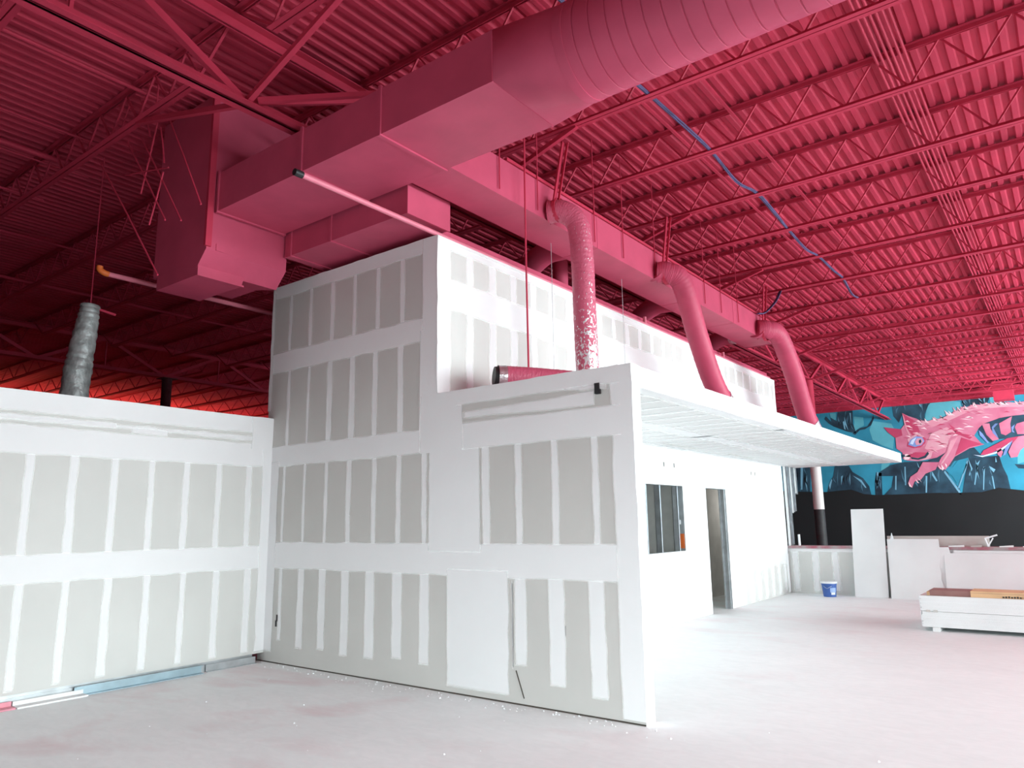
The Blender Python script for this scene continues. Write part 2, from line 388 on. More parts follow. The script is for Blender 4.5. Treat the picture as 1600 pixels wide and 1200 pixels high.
obj('bottom_gap', MB().box(FX0, 0, -0.003, 0.02, 0, 0.012), 'ink', wall_front)
obj('pencil_mark', MB().box(-0.732, -0.725, -0.003, 0.0, 0.62, 0.70), 'shell', wall_front)
# wing end cap
obj('corner_bead', MB().box(-0.001, 0.004, -0.004, T+0.001, 0, H1), 'mud_solid', wall_front)
obj('parapet_top', MB().box(XC, 0.003, -0.003, T+0.001, H1, H1+0.006).box(FX0, XC+0.003, -0.003, T, H2, H2+0.006), 'mud_solid', wall_front)

# ---- left partition (faces right), runs from the corner towards the camera
wl = MB().box(XW-0.12, XW, -7.0, 0, 0.10, H1)
wall_left = struct('wall_left', wl, 'paper_side')
Pl = lambda off: (lambda a, b: (XW+off+EPS[0], a, b))
L2, L3, L4 = Pl(0.002), Pl(0.0035), Pl(0.005)
for k in range(17):
    y = -0.31-0.4 + 0.4 - k*0.3935
    w = (.085, .075, .08, .07, .075, .085, .08)[k % 7]
    mud(wall_left, L2, y-w/2, y+w/2, 1.30, 2.33, wob=0.006)
    y2 = -0.265-k*0.398; w2_ = (.09, .085, .065, .085, .085, .075, .07)[k % 7]
    mud(wall_left, L2, y2-w2_/2, y2+w2_/2, 0.13, 1.12, wob=0.008)
mud(wall_left, L3, -7, -0.005, 1.075, 1.345, sides=(0, 0))
mud(wall_left, L3, -7, -0.005, 2.285, 2.562, sides=(0, 0))
mud(wall_left, L3, -7, -0.27, 2.598, 2.655, sides=(0, 0), wob=0.012)
mud(wall_left, L4, -1.75, -1.35, 2.56, 2.63, wob=0.006)
mud(wall_left, L4, -3.2, -1.9, 2.60, 2.66, wob=0.006)
mud(wall_left, L3, -7, -0.005, 2.69, H1, sides=(0, 0), ends=(1, 0))
mud(wall_left, L4, -0.30, -0.005, 2.5, H1, sides=(1, 0), ends=(0, 0))
mud(wall_left, L4, -0.135, -0.004, 0.12, 2.5, sides=(1, 0), ends=(1, 0))
obj('parapet_top', MB().box(XW-0.123, XW+0.003, -7, 0, H1, H1+0.006), 'mud_solid', wall_left)
obj('base_track', MB().box(XW-0.11, XW-0.012, -7, -0.14, 0, 0.10).box(XW-0.02, XW+0.004, -7, -0.14, 0, 0.075), 'galv', wall_left)['label'] = 'galvanized bottom track left bare under the boards'

# ---- side partition (faces right) with the openings
WY0, WY1, WZ0, WZ1 = 4.52, 5.85, 1.075, 2.12
DY0, DY1, DZ = 6.78, 7.69, 2.115
sw = MB()
for y0, y1, z0, z1 in ((T, WY0, 0, H2), (WY0, WY1, 0, WZ0), (WY0, WY1, WZ1, H2), (WY1, DY0, 0, H2), (DY0, DY1, DZ, H2), (DY1, YE, 0, H2)):
    sw.box(XC-0.12, XC, y0, y1, z0, z1)
wall_side = struct('wall_side', sw, 'paper_side')
Ps = lambda off: (lambda a, b: (XC+off+EPS[0], a, b))
S2, S3, S4 = Ps(0.002), Ps(0.0035), Ps(0.005)
for k in range(28):
    y = 0.52+0.4064*k-0.4064
    if y < 0.1 or y > YE: continue
    w = random.uniform(.12, .15)
    mud(wall_side, S2, max(y-w/2, 0.03), min(y+w/2, YE-0.01), 4.12, 4.56, wob=0.012, fe=0.022)
    mud(wall_side, S2, max(y-w/2, 0.03), min(y+w/2, YE-0.01), 2.9, 3.9, wob=0.014, fe=0.022)
mud(wall_side, S3, 0.02, YE, 4.50, H2-0.03, ends=(1, 0), sides=(0, 0), fe=0.02)
mud(wall_side, S3, 0.02, YE, 3.83, 4.18, sides=(0, 0), fe=0.02, wob=0.012)
mud(wall_side, S4, 0.0, 0.2, 2.9, H2, sides=(0, 1), ends=(0, 0), fe=0.02)
mud(wall_side, S4, YE-0.16, YE, 0.02, H2, sides=(1, 0), ends=(0, 0))
mud(wall_side, S4, 2.62, 3.38, 2.9, 4.5, fe=0.05, wob=0.02, name='skim_glare_coat')
mud(wall_side, S4, 6.2, 8.05, 2.9, 4.5, fe=0.05, wob=0.02, name='skim_glare_coat')
mud(wall_side, S4, 3.3, 9.9, 2.9, 3.86, fe=0.05, wob=0.02, name='skim_glare_coat')  # whitened to stand for strong light washing out the joints
# white coat stands in for overexposure on the wall under the canopy
for y0, y1, z0, z1 in ((T, WY0, 0.01, HC), (WY1, DY0, 0.01, HC), (WY0, WY1, 0.01, WZ0), (WY0, WY1, WZ1, HC), (DY0, DY1, DZ, HC), (DY1, 8.2, 0.01, HC)):
    mud(wall_side, S4, y0, y1, z0, z1, sides=(0, 0), ends=(0, 0), wob=0, name='skim_glare_coat')
mud(wall_side, S4, 8.2, YE, 0.62, HC, sides=(0, 0), ends=(1, 0), wob=0.02, fe=0.08, name='skim_glare_coat')
for k in range(7):
    y = 8.33+k*0.4064; mud(wall_side, S2, y-.09, y+.09, 0.03, 0.75, fe=0.05, wob=0.02)
obj('ceiling_bead', MB().box(XC-0.12, XC+0.003, T, YE, H2, H2+0.006).box(XC, XC+0.012, 0.02, YE, H2-0.03, H2), 'mud_solid', wall_side)
obj('wall_end', MB().box(XC-0.12, XC+0.001, YE, YE+0.004, 0, H2), 'mud_solid', wall_side)
for y, z in ((5.18, 2.40), (5.55, 2.40), (9.1, 2.42), (9.32, 2.42)):
    obj('wire_slot', MB().box(XC-0.02, XC+0.006, y, y+0.035, z, z+0.07), 'ink', wall_side)
for y in (7.98, 8.9):
    obj('scuff', MB().box(XC-0.01, XC+0.0062, y, y+0.02, 0.95, 1.25), 'paper', wall_side)
# openings
win = MB().box(XC-0.121, XC-0.118, WY0-.0, WY1, WZ0-.03, WZ0+0.0)
win = struct('window_1', MB().box(XC-0.122, XC-0.002, WY0, WY1, WZ0-0.006, WZ0+0.006).box(XC-0.122, XC-0.002, WY0, WY1, WZ1-0.006, WZ1+0.004).box(XC-0.122, XC-0.002, WY0-0.004, WY0+0.008, WZ0, WZ1).box(XC-0.122, XC-0.002, WY1-0.008, WY1+0.004, WZ0, WZ1), 'galv')
for y0, x0 in ((WY0+0.09, XC-0.13), (WY0+0.62, XC-0.16), (WY1-0.14, XC-0.13)):
    obj('metal_stud', MB().box(x0, x0+0.09, y0, y0+0.006, 0.9, 2.4).box(x0+0.082, x0+0.09, y0, y0+0.04, 0.9, 2.4).box(x0, x0+0.008, y0, y0+0.04, 0.9, 2.4), 'galv', win)
obj('junction_box', MB().box(XC-0.118, XC-0.06, WY1-0.03, WY1-0.009, 1.5, 1.57), 'white_plastic', win)
obj('orange_panel', MB().box(XC-0.115, XC-0.01, WY1-0.016, WY1-0.009, 1.12, 1.35), 'orange', win)['label'] = 'orange sheet inside the opening'
dr = struct('door_1', MB().box(XC-0.122, XC-0.002, DY0-0.004, DY0+0.01, 0, DZ).box(XC-0.122, XC-0.002, DY0, DY1, DZ-0.01, DZ+0.004).box(XC-0.122, XC-0.002, DY1-0.01, DY1+0.004, 0, DZ), 'galv')
obj('metal_stud', MB().box(XC-0.118, XC-0.10, DY1-0.05, DY1-0.01, 0, DZ).box(XC-0.118, XC-0.03, DY1-0.016, DY1-0.01, 0, DZ), 'galv', dr)
obj('metal_stud', MB().box(XC-0.03, XC-0.016, DY1-0.04, DY1-0.01, 0, DZ), 'galv', dr)
# the rooms behind
inn = MB().box(-5.15, -5.03, T, YE, 0, H2).box(XC-0.12, -5.03, YE-0.12, YE, 0, H2).box(-5.03, XC-0.12, T, YE-0.12, 3.0, 3.04).box(-5.03, XC-0.12, 6.15, 6.27, 0, 3.0).box(-3.34, -3.30, T, YE-0.12, 0, 3.0)  # lid added to darken the rooms, near partition placed to catch door light
struct('wall_inner', inn, 'inner')

# ---- canopy over the entrance
can = thing('canopy', 'flat white drywall canopy sticking out over the doorway', 'canopy', (0, 0, HC))
part(can, 'fascia_board', MB().box(-0.10, 0.0, T, YC, HC, H1).box(XC, -0.1, YC-0.1, YC, HC, H1), 'mud_solid')
part(can, 'canopy_lid', MB().box(XC, -0.1, T, YC-0.1, H1-0.03, H1-0.01), 'board')
sof = part(can, 'soffit_board', MB().box(XC, -0.002, T, YC-0.002, HC-0.014, HC), 'paper_soffit')
sof.location = (0, 0, 0)
Pc = lambda a, b: (a, b, -0.0165-EPS[0])
for k in range(28):
    y = 0.5+k*0.4064
    if abs((k % 3)) == 0: mud(sof, Pc, XC+0.02, -0.02, y-0.07, y+0.07, wob=0.012, fe=0.05, sides=(0, 0))
    else: mud(sof, Pc, XC+0.02, -0.02, y-0.045, y+0.045, wob=0.012, fe=0.04, sides=(0, 0))
mud(sof, lambda a, b: (a, b, -0.0175), -1.3, -1.0, T+0.01, YC-0.02, fe=0.05, wob=0.012, ends=(0, 0))
mud(sof, lambda a, b: (a, b, -0.0175), -0.16, -0.003, T+0.01, YC-0.02, fe=0.05, wob=0.01, ends=(0, 0), sides=(1, 0))
mud(sof, lambda a, b: (a, b, -0.0175), XC+0.005, XC+0.16, T+0.01, YE, fe=0.05, wob=0.01, ends=(0, 0), sides=(0, 1))
for y in (4.6, 7.2): part(can, 'light_slot', MB().box(-1.95, -1.91, y, y+1.2, HC-0.02, HC-0.010), 'paper')
part(can, 'dark_smudge', MB().bar((-0.05, 9.5, H1-0.005), (-0.05, 9.9, H1-0.005), 0.02), 'ink')

# ---- low wall at the far end
low = struct('wall_low', MB().box(XC, 11.4, 11.08, 11.36, 0, 0.93), 'paper_side')
obj('wall_cap', MB().box(XC, 11.4, 11.05, 11.39, 0.93, 0.985), 'cap', low)['label'] = 'sill stained with pink overspray'
Pw = lambda a, b: (a, 11.08-0.003, b)
for k in range(34):
    x = XC+0.14+k*0.4064; mud(low, Pw, x-0.07, x+0.07, 0.05, 0.92, fe=0.03, wob=0.012)
mud(low, lambda a, b: (a, 11.08-0.004, b), XC, 11.4, 0.86, 0.93, sides=(0, 0), ends=(1, 0))

# ================================================================= roof
deck_top = struct('ceiling', MB().box(-41, 12.2, -14, 28.8, ZD+0.05, ZD+0.25), 'pink')
def deck_sheet():
    mb = MB(); p = 0.1588
    prof = []
    for k in range(6):
        x = k*p
        prof += [(x, 0.0), (x+0.058, 0.0), (x+0.078, 0.045), (x+p-0.02, 0.045)]
    prof.append((6*p, 0.0))
    t = 0.002
    n = len(prof)
    for y0, y1 in ((0, 43,),):
        vs = [(x, y, z) for y in (y0, y1) for x, z in prof]
        mb.add(vs, [(i, i+1, n+i+1, n+i) for i in range(n-1)])
    return mb
sheet0 = obj('deck_sheet', deck_sheet(), 'pink', deck_top, loc=(-41, -14, ZD))
for k in range(1, 56):
    c = sheet0.copy(); C.objects.link(c); c.location = (-41+k*6*0.1588, -14, ZD + (0.004 if k % 2 else 0))

def joist(x0, x1, y, label, group, bearing_left=True):
    L = x1-x0
    t = thing('roof_joist', label, 'joist', (x0, y, ZD), group)
    return t
def joist_meshes(L, pitch, chord=0.032):
    top = MB(); bot = MB(); web = MB()
    for s in (-1, 1):
        yo = s*0.032
        top.box(0, L, yo-0.026, yo+0.026, -0.007, -0.001).box(0, L, yo-0.004+s*-0.018, yo+0.004+s*-0.018, -0.055, -0.007)
        bot.box(0.55, L-0.55, yo-0.026, yo+0.026, -0.482, -0.476).box(0.55, L-0.55, yo-0.004+s*-0.018, yo+0.004+s*-0.018, -0.476, -0.43)
    n = int((L-1.1)/pitch); pitch = (L-1.1)/n
    for k in range(n):
        a = 0.55+k*pitch
        web.bar((a, 0, -0.46), (a+pitch/2, 0, -0.03), 0.02).bar((a+pitch/2, 0, -0.03), (a+pitch, 0, -0.46), 0.02)
    web.bar((0.03, 0, -0.05), (0.6, 0, -0.46), 0.028).bar((L-0.03, 0, -0.05), (L-0.6, 0, -0.46), 0.028)
    return top, bot, web
JY = [-2.0+1.5707*k for k in range(-2, 20)]
def joist_row(x0, x1, label, group, pitch):
    L = x1-x0; first = None
    for i, y in enumerate(JY):
        n = len(JY)-1-i
        lab = label % ORD[n] if n else (label % '').replace('joist from', 'joist nearest to')
        if first is None:
            first = thing('roof_joist', lab, 'joist', (x0, y, ZD), group)
            top, bot, web = joist_meshes(L, pitch)
            for nm, m in (('top_chord', top), ('bottom_chord', bot), ('web_rod', web)):
                obj(nm, m, 'pink', first)
        else:
            c = copy_tree(first); c.location = (x0, y, ZD); c['label'] = lab
joist_row(GX+0.05, 11.45, '%spink open-web roof joist from the mural wall, right of the main girder', 'roof joists in the bright bay', 0.62)
joist_row(GX2+0.05, GX-0.05, '%sdark pink roof joist from the mural wall, left of the main girder', 'roof joists in the dark middle bay', 0.62)
joist_row(-40.9, GX2-0.05, '%sorange-lit roof joist from the mural wall, in the far left bay', 'roof joists in the far left bay', 1.0)

# girders along the depth of the hall
def girder(x, label, y0, y1, zb=5.56, zt=6.40, mate='pink'):
    g = thing('roof_girder', label, 'girder', (x, y0, zb))
    top = MB(); bot = MB()
    for s in (-1, 1):
        bot.box(x+s*0.015, x+s*0.105, y0, y1, zb, zb+0.012).box(x+s*0.015, x+s*0.027, y0, y1, zb, zb+0.10)
        top.box(x+s*0.015, x+s*0.11, y0, y1, zt-0.012, zt).box(x+s*0.015, x+s*0.027, y0, y1, zt-0.10, zt)
    part(g, 'top_chord', top, mate); part(g, 'bottom_chord', bot, mate)
    y = -1.86-3.1414*3
    while y < y1-1:
        if y > y0:
            part(g, 'web_diagonal', MB().bar((x, y-0.05, zb+0.06), (x, y-1.5, zt-0.05), 0.06, 0.075), mate)
            part(g, 'web_diagonal', MB().bar((x, y+0.05, zb+0.06), (x, y+1.5, zt-0.05), 0.06, 0.075), mate)
            part(g, 'web_vertical', MB().bar((x, y-1.57, zb+0.05), (x, y-1.57, zt-0.03), 0.03), mate)
        y += 3.1414
    return g
girder(GX, 'heavy pink joist girder crossing the upper left above the ductwork and past the column', -12, 28.5)
girder(GX2, 'dark joist girder seen beyond the left partition', -12, 28.5)
# knee braces from the girder foot to the joists
for i in range(9):
    y = -1.86+3.1414*i; jy = -2.0+1.5707*2*i
    b = MB().bar((GX+0.06, y, 5.60), (-1.15, jy, 6.02), 0.05, 0.055)
    lab = ['knee brace rising from the girder over the nearest stretch of main duct'] + ['%spink knee brace from the camera above the branch duct' % o for o in ('first ', 'second ', 'third ', 'fourth ', 'fifth ', 'sixth ', 'seventh ', 'eighth ')]
    tag(obj('knee_brace', b, 'pink'), lab[i], 'brace', 'knee braces right of the girder')
tag(obj('knee_brace', MB().bar((GX-0.06, -1.86, 5.60), (-4.95, -1.99, 6.03), 0.05, 0.055), 'pink'), 'dark knee brace going left from the girder beside the vertical duct', 'brace')
tag(obj('strut', MB().bar((GX+0.09, -1.78, 5.62), (-1.95, -0.43, 6.0), 0.05, 0.05), 'pink'), 'pink flat strut from the girder to the joist over the main duct', 'strut')

# columns
def column(x, y, label, cols):
    c = thing('column', label, 'column', (x, y, 0))
    for nm, z0, z1, r, m in cols:
        part(c, nm, MB().tube([(x, y, z0), (x, y, z1)], r, 20), m, True)
    return c
cA = column(GX, 16.8, 'tall round column beyond the low wall, pink above, white in the middle and black below', [('black_shaft', 0, 1.80, .145, 'col_black'), ('white_shaft', 1.80, 3.3, .145, 'col_white'), ('pink_shaft', 3.3, 5.56, .145, 'pink')])
part(cA, 'bearing_plate', MB().box(GX-0.2, GX+0.2, 16.6, 17.0, 5.54, 5.559), 'pink')
cB = column(GX2, 4.5, 'dark column standing behind the left partition', [('shaft', 0, 5.56, .13, 'dark_wall')])
part(cB, 'bearing_plate', MB().box(GX2-0.2, GX2+0.2, 4.3, 4.7, 5.54, 5.559), 'dark_wall')

# conduits under the deck, running along the hall
for i in range(6):
    x = 1.74+0.055*i
    tag(obj('conduit', MB().tube([(x, -13, 6.395-0.004*(i % 2)), (x, 28, 6.395-0.004*(i % 2))], 0.016, 6), 'pink'),
        '%s of six parallel pink conduits under the deck at right' % ['leftmost', 'second from left', 'third from left', 'third from right', 'second from right', 'rightmost'][i], 'conduit', 'conduit bundle under the deck')
for i, (x, z, lab) in enumerate(((0.12, 6.40, 'single thin pink conduit crossing the joists right of the blue cable'), (-0.62, 6.40, 'thin pink bridging line left of the blue cable'), (5.4, 6.40, 'pink bridging line at the far right of the deck'))):
    tag(obj('bridging_angle', MB().box(x-0.016, x+0.016, -13, 28, z, z+0.03), 'pink'), lab, 'bridging')
tag(obj('roof_curb', MB().box(0.86, 1.48, 26.6, 27.2, 5.72, 6.42), 'pink'), 'pink box hanging from the deck near the mural', 'box')
tag(obj('header_beam', MB().box(-30, 11.4, 28.2, 28.5, 6.1, 6.42).box(-30, 11.4, 28.0, 28.2, 6.36, 6.44), 'pink'), 'long pink header beam along the top of the mural wall', 'beam')
# pipes in the dark left bay
for i, (x, y0, y1, z, r, lab) in enumerate(((-4.93, -9, -1.75, 6.40, .022, 'dark pink pipe under the deck nearest to the girder'), (-6.45, -9, -1.72, 6.36, .016, 'thin bright pink pipe in the dark left bay'), (-7.2, -9, -1.7, 6.32, .035, 'thick pink pipe in the dark left bay'), (-7.36, -9, -1.5, 6.30, .012, 'thin conduit beside the thick pink pipe'), (-8.6, -9, -1.6, 6.30, .02, 'pink pipe left of the thick pipe'), (-10.2, -9, 4.5, 6.25, .02, 'pink pipe low on the left edge of the dark bay'), (-12.5, -9, 6.5, 6.2, .03, 'pink pipe farthest left in the dark bay'))):
    tag(obj('pipe', MB().tube([(x, y0, z), (x, y1, z)], r, 8), 'pink', smooth=True), lab, 'pipe')
RODS = [((-4.46, 5.98), (-3.65, 4.71)), ((-4.67, 5.96), (-4.92, 5.2)), ((-4.58, 5.87), (-4.44, 5.41)), ((-5.01, 5.9), (-3.99, 4.63)), ((-5.35, 5.98), (-4.31, 4.72)), ((-4.42, 5.29), (-4.64, 4.75)), ((-6.04, 5.97), (-4.36, 4.13)), ((-5.28, 5.52), (-4.3, 5.3)), ((-5.31, 6.42), (-5.49, 6.16)), ((-5.05, 6.39), (-4.74, 5.81)), ((-4.64, 6.43), (-4.67, 5.98))]
RL = ['hanging rod nearest to the vertical duct', 'short rod slanting left below the joist', 'short upright rod between the crossing rods', 'long rod slanting right in front of the vertical duct', 'long rod crossing the others from the left', 'short bright rod end hanging lowest in front of the duct', 'longest rod slanting from the left down to the duct foot', 'level thin rod crossing the hanging rods', 'rod stub under the deck left of the others', 'rod stub under the deck slanting right', 'upright rod stub joining deck and joist']
for i, (a, b) in enumerate(RODS):
    tag(obj('hanger_rod', MB().tube([(a[0], -1.9-0.004*i, a[1]), ((a[0]+b[0])/2+0.01, -1.9-0.004*i, (a[1]+b[1])/2), (b[0], -1.9-0.004*i, b[1])], 0.009, 6), 'pink'), 'thin dark '+RL[i], 'rod', 'loose rods by the vertical duct')

# ================================================================= ductwork
def flange_x(x, y0, y1, z0, z1, e=0.022, w=0.035):
    return MB().box(x-w/2, x+w/2, y0-e, y1+e, z0-e, z0+0.002).box(x-w/2, x+w/2, y0-e, y1+e, z1-0.002, z1+e).box(x-w/2, x+w/2, y0-e, y0+0.002, z0, z1).box(x-w/2, x+w/2, y1-0.002, y1+e, z0, z1)
MY0, MY1, MZ0, MZ1 = -1.36, -0.50, 5.0, 5.455
RX, RYC, RZC, RR = 0.2, -0.95, 5.22, 0.385
duct = thing('main_duct', 'large pink main air duct, square at left and round spiral at right', 'duct', (-2.3, -0.93, 5.0))
for x0, x1 in ((-4.30, -2.80), (-2.80, -1.672), (-1.672, -0.38)):
    part(duct, 'duct_section', MB().box(x0, x1, MY0, MY1, MZ0, MZ1), 'pink_duct')
for x in (-4.28, -2.80, -1.672): part(duct, 'flange', flange_x(x, MY0, MY1, MZ0, MZ1, 0.018), 'pink_duct')
part(duct, 'seam', flange_x(-0.39, MY0, MY1, MZ0, MZ1, 0.004, 0.015), 'pink_duct')
# square-to-round transition
tr = MB(); N = 32
ci = [(RX, RYC+RR*math.cos(2*math.pi*k/N), RZC+RR*math.sin(2*math.pi*k/N)) for k in range(N)]
cor = [(-0.38, y, z) for y, z in ((MY1, MZ1), (MY0, MZ1), (MY0, MZ0), (MY1, MZ0))]
fs = []
for q in range(4):
    fs += [(N+q, q*8+i, q*8+(i+1) % N if q*8+i+1 < N else 0) for i in range(8)]          # corner cone
    fs.append((N+q, (q*8+8) % N, N+(q+1) % 4))                                           # flat side
tr.add(ci+cor, fs)
part(duct, 'transition', tr, 'pink_duct', True)
# spiral duct with lock seams
sp = []; rr = []
x = RX
while x < 11.3:
    for dx, r in ((0, RR), (0.004, RR-0.008), (0.010, RR-0.008), (0.014, RR), (0.135, RR)):
        sp.append((x+dx, RYC, RZC)); rr.append(r)
    x += 0.138
part(duct, 'spiral_duct', MB().tube(sp, rr, 40), 'pink_duct', True)
part(duct, 'collar', MB().tube([(RX-0.03, RYC, RZC), (RX+0.05, RYC, RZC)], RR+0.006, 40), 'pink_duct', True)
for x in (1.0, 4.0, 7.0):
    part(duct, 'hanger_strap', MB().box(x-.015, x+.015, RYC-RR-.006, RYC-RR+.002, RZC, ZD-0.05).box(x-.015, x+.015, RYC+RR-.002, RYC+RR+.006, RZC, ZD-0.05), 'pink')

# riser and elbow at the left end
riser = thing('duct_riser', 'boxy pink vertical duct dropping from the dark roof at the left end', 'duct', (-4.9, -0.92, 4.3))
part(riser, 'riser_box', MB().prism([(-4.32, ZD-0.1), (-4.32, 4.56), (-4.50, 4.37), (-4.9, 4.45), (-5.45, 4.45), (-5.45, ZD-0.1)], 'y', -1.44, -0.42), 'pink_duct')
part(riser, 'lower_box', MB().prism([(-1.438, 4.29), (-1.438, 4.46), (-0.86, 4.46), (-0.90, 4.29)], 'x', -5.36, -4.47), 'pink_duct')
part(riser, 'corner_angle', MB().box(-4.33, -4.29, -1.47, -1.40, 4.58, ZD-0.1), 'pink')
part(riser, 'flange', MB().box(-4.475, -4.455, -1.445, -0.88, 4.28, 4.30), 'pink_duct')
part(riser, 'patch', MB().box(-4.322, -4.31, -1.33, -1.23, 4.56, 4.64), 'pink_duct')
# lower duct running under and behind the main duct
d2 = thing('return_duct', 'shallow pink duct tucked under the main duct above the tall partition', 'duct', (-3.3, -0.15, 4.72))
part(d2, 'duct_section', MB().box(-4.3, -3.45, -0.46, 0.17, 4.72, 5.04), 'pink_duct')
part(d2, 'duct_section', MB().box(-3.45, -2.24, -0.46, 0.17, 4.72, 5.04), 'pink_duct')
part(d2, 'end_cap', MB().box(-2.24, -2.22, -0.47, 0.18, 4.71, 5.05), 'pink_duct')
for x in (-4.18, -3.45): part(d2, 'flange', flange_x(x, -0.46, 0.17, 4.72, 5.04, 0.014), 'pink_duct')
# branch duct over the canopy
BX0, BX1, BY1 = -2.13, -1.60, 9.05
br = thing('branch_duct', 'long square pink branch duct running above the canopy into the distance', 'duct', (-1.87, 4.0, 5.0))
prev = MY1+0.001
for y in (2.3, 5.2, BY1):
    part(br, 'duct_section', MB().box(BX0, BX1, prev, y, 5.0, 5.43), 'pink_duct'); prev = y
def flange_y(y, e=0.004, w=0.02):
    return MB().box(BX0-e, BX1+e, y-w/2, y+w/2, 5.0-e, 5.002).box(BX0-e, BX1+e, y-w/2, y+w/2, 5.428, 5.43+e).box(BX0-e, BX0+.002, y-w/2, y+w/2, 5, 5.43).box(BX1-.002, BX1+e, y-w/2, y+w/2, 5, 5.43)
for y in (2.3, 5.2, 7.0): part(br, 'seam', flange_y(y), 'pink_duct')
part(br, 'end_cap', MB().box(BX0-0.01, BX1+0.01, BY1, BY1+0.02, 4.99, 5.44), 'pink_duct')
part(br, 'top_angle', MB().box(BX1-0.03, BX1+0.012, 0.4, BY1, 5.44, 5.475), 'pink')
HR = [0.25, 0.95, 2.2, 2.95, 3.9, 5.7, 6.4, 7.2, 8.4]
for i, y in enumerate(HR):
    part(br, 'hanger_rod', MB().tube([(BX1+0.02, y, 5.05), (BX1+0.02, y, ZD-0.02)], 0.007, 6), 'pink')

# flexible ducts
def curve(pts, n=10):
    P = [Vector(p) for p in pts]; P = [2*P[0]-P[1]]+P+[2*P[-1]-P[-2]]; out = []
    for i in range(1, len(P)-2):
        for k in range(n):
            t = k/n; a, b, c, d = P[i-1], P[i], P[i+1], P[i+2]
            out.append(0.5*((2*b)+(-a+c)*t+(2*a-5*b+4*c-d)*t*t+(-a+3*b-3*c+d)*t**3))
    out.append(P[-2]); return out
def flex(label, pts, r, m='pink_duct', strap=None, cuff=True, collar=None, group='flexible ducts over the canopy', n=10, wob=0.012):
    t = thing('flexible_duct', label, 'duct', tuple(pts[-1]), group)
    cp = curve(pts, n*3); rs = [r*(1+wob*math.sin(i*1.9)+random.uniform(-wob, wob)*0.6) for i in range(len(cp))]
    part(t, 'sleeve', MB().tube(cp, rs, 20), m, True)
    if cuff:
        e = len(cp)-1; part(t, 'foil_cuff', MB().tube(cp[e-26:], [r*(1.02+.05*random.random()) for _ in range(27)], 20), 'foil', True)
    if collar:
        part(t, 'collar', MB().tube([collar, tuple(cp[2])], r*1.06, 20), 'pink_duct', True)
    if strap:
        x, y, z = strap
        part(t, 'hanger_strap', MB().bar((x-0.02, y-0.1, z), (x-0.02, y+0.12, 6.02), 0.022, 0.045).bar((x+0.01, y-0.06, z), (x+0.02, y+0.16, 6.02), 0.03, 0.012), 'pink')
        a = MB()
        for k in range(16):
            t0, t1 = 2*math.pi*k/16, 2*math.pi*(k+1)/16
            a.bar((x-0.02, y+math.cos(t0)*(r+.01), z-r*0.6+math.sin(t0)*(r+.01)), (x-0.02, y+math.cos(t1)*(r+.01), z-r*0.6+math.sin(t1)*(r+.01)), 0.05, 0.006)
        part(t, 'strap_loop', a, 'pink')
    return t
flex('upright pink flexible duct with flaked silver foil behind the wing wall', [(-1.60, 1.20, 5.11), (-1.45, 1.26, 5.10), (-1.315, 1.36, 4.94), (-1.29, 1.40, 4.5), (-1.30, 1.43, 3.9), (-1.30, 1.46, 2.90)], 0.130, m='flaked', cuff=False, strap=(-1.46, 1.24, 5.2), collar=(-1.6, 1.2, 5.11))
flex('middle of the three leaning pink flexible ducts over the canopy', [(-1.60, 3.98, 5.12), (-1.46, 4.05, 5.11), (-1.32, 4.22, 4.95), (-1.29, 4.62, 4.2), (-1.30, 5.25, 3.5), (-1.20, 6.1, 2.90)], 0.155, strap=(-1.46, 4.05, 5.2), collar=(-1.6, 3.95, 5.14))
flex('farthest pink flexible duct, leaning beside the round column', [(-1.60, 8.25, 5.12), (-1.46, 8.34, 5.12), (-1.32, 8.6, 5.02), (-1.29, 9.22, 4.43), (-1.30, 9.95, 3.6), (-1.2, 10.68, 2.90)], 0.18, strap=(-1.46, 8.32, 5.2), collar=(-1.6, 8.2, 5.14))
fl = flex('loose pink flexible duct lying on the canopy lid with an open black end', [(-1.66, 0.32, 3.04), (-1.45, 0.55, 3.03), (-1.1, 0.95, 3.0), (-0.75, 1.45, 2.98)], 0.115, m='flaked', cuff=False)
part(fl, 'torn_end', MB().tube([(-1.70, 0.27, 3.045), (-1.655, 0.325, 3.04)], [0.10, 0.112], 14), 'black', True)
part(fl, 'foil_cuff', MB().tube([(-1.675, 0.30, 3.042), (-1.62, 0.365, 3.04)], [0.118, 0.120], 14, False), 'foil', True)
# stub ducts on the far side of the branch, dropping into the rooms
for (y, lab) in ((2.35, 'near'), (5.6, 'middle'), (8.55, 'far')):
    t = thing('stub_duct', '%s short pink stub duct between the branch duct and the tall partition' % lab, 'duct', (-2.7, y, 4.66), 'stub ducts behind the branch duct')
    part(t, 'elbow', MB().tube(curve([(BX0, y, 5.16), (-2.45, y, 5.15), (-2.85, y+0.1, 4.98), (-3.0, y+0.15, 4.62)], 5), 0.16, 16), 'pink_duct', True)
    if lab == 'far': part(t, 'foil_end', MB().tube([(BX0+0.001, y, 5.16), (-2.25, y, 5.165)], 0.166, 16), 'foil', True)
t = thing('stub_duct', 'slim upright pink stub duct rising from the tall partition behind the first flexible duct', 'duct', (-2.6, 3.1, 4.66))
part(t, 'sleeve', MB().tube([(-2.7, 3.1, 4.62), (-2.7, 3.1, 5.3)], 0.11, 16), 'pink_duct', True)
# pink lid edge on the tall partition
tag(obj('lid_edge', MB().box(-5.0, -2.40, 0.2, YE, 4.63, 4.66).box(-2.46, -2.38, 0.2, YE, 4.66, 4.80), 'pink_duct'), 'pink sprayed lid edge on top of the tall partition', 'lid')
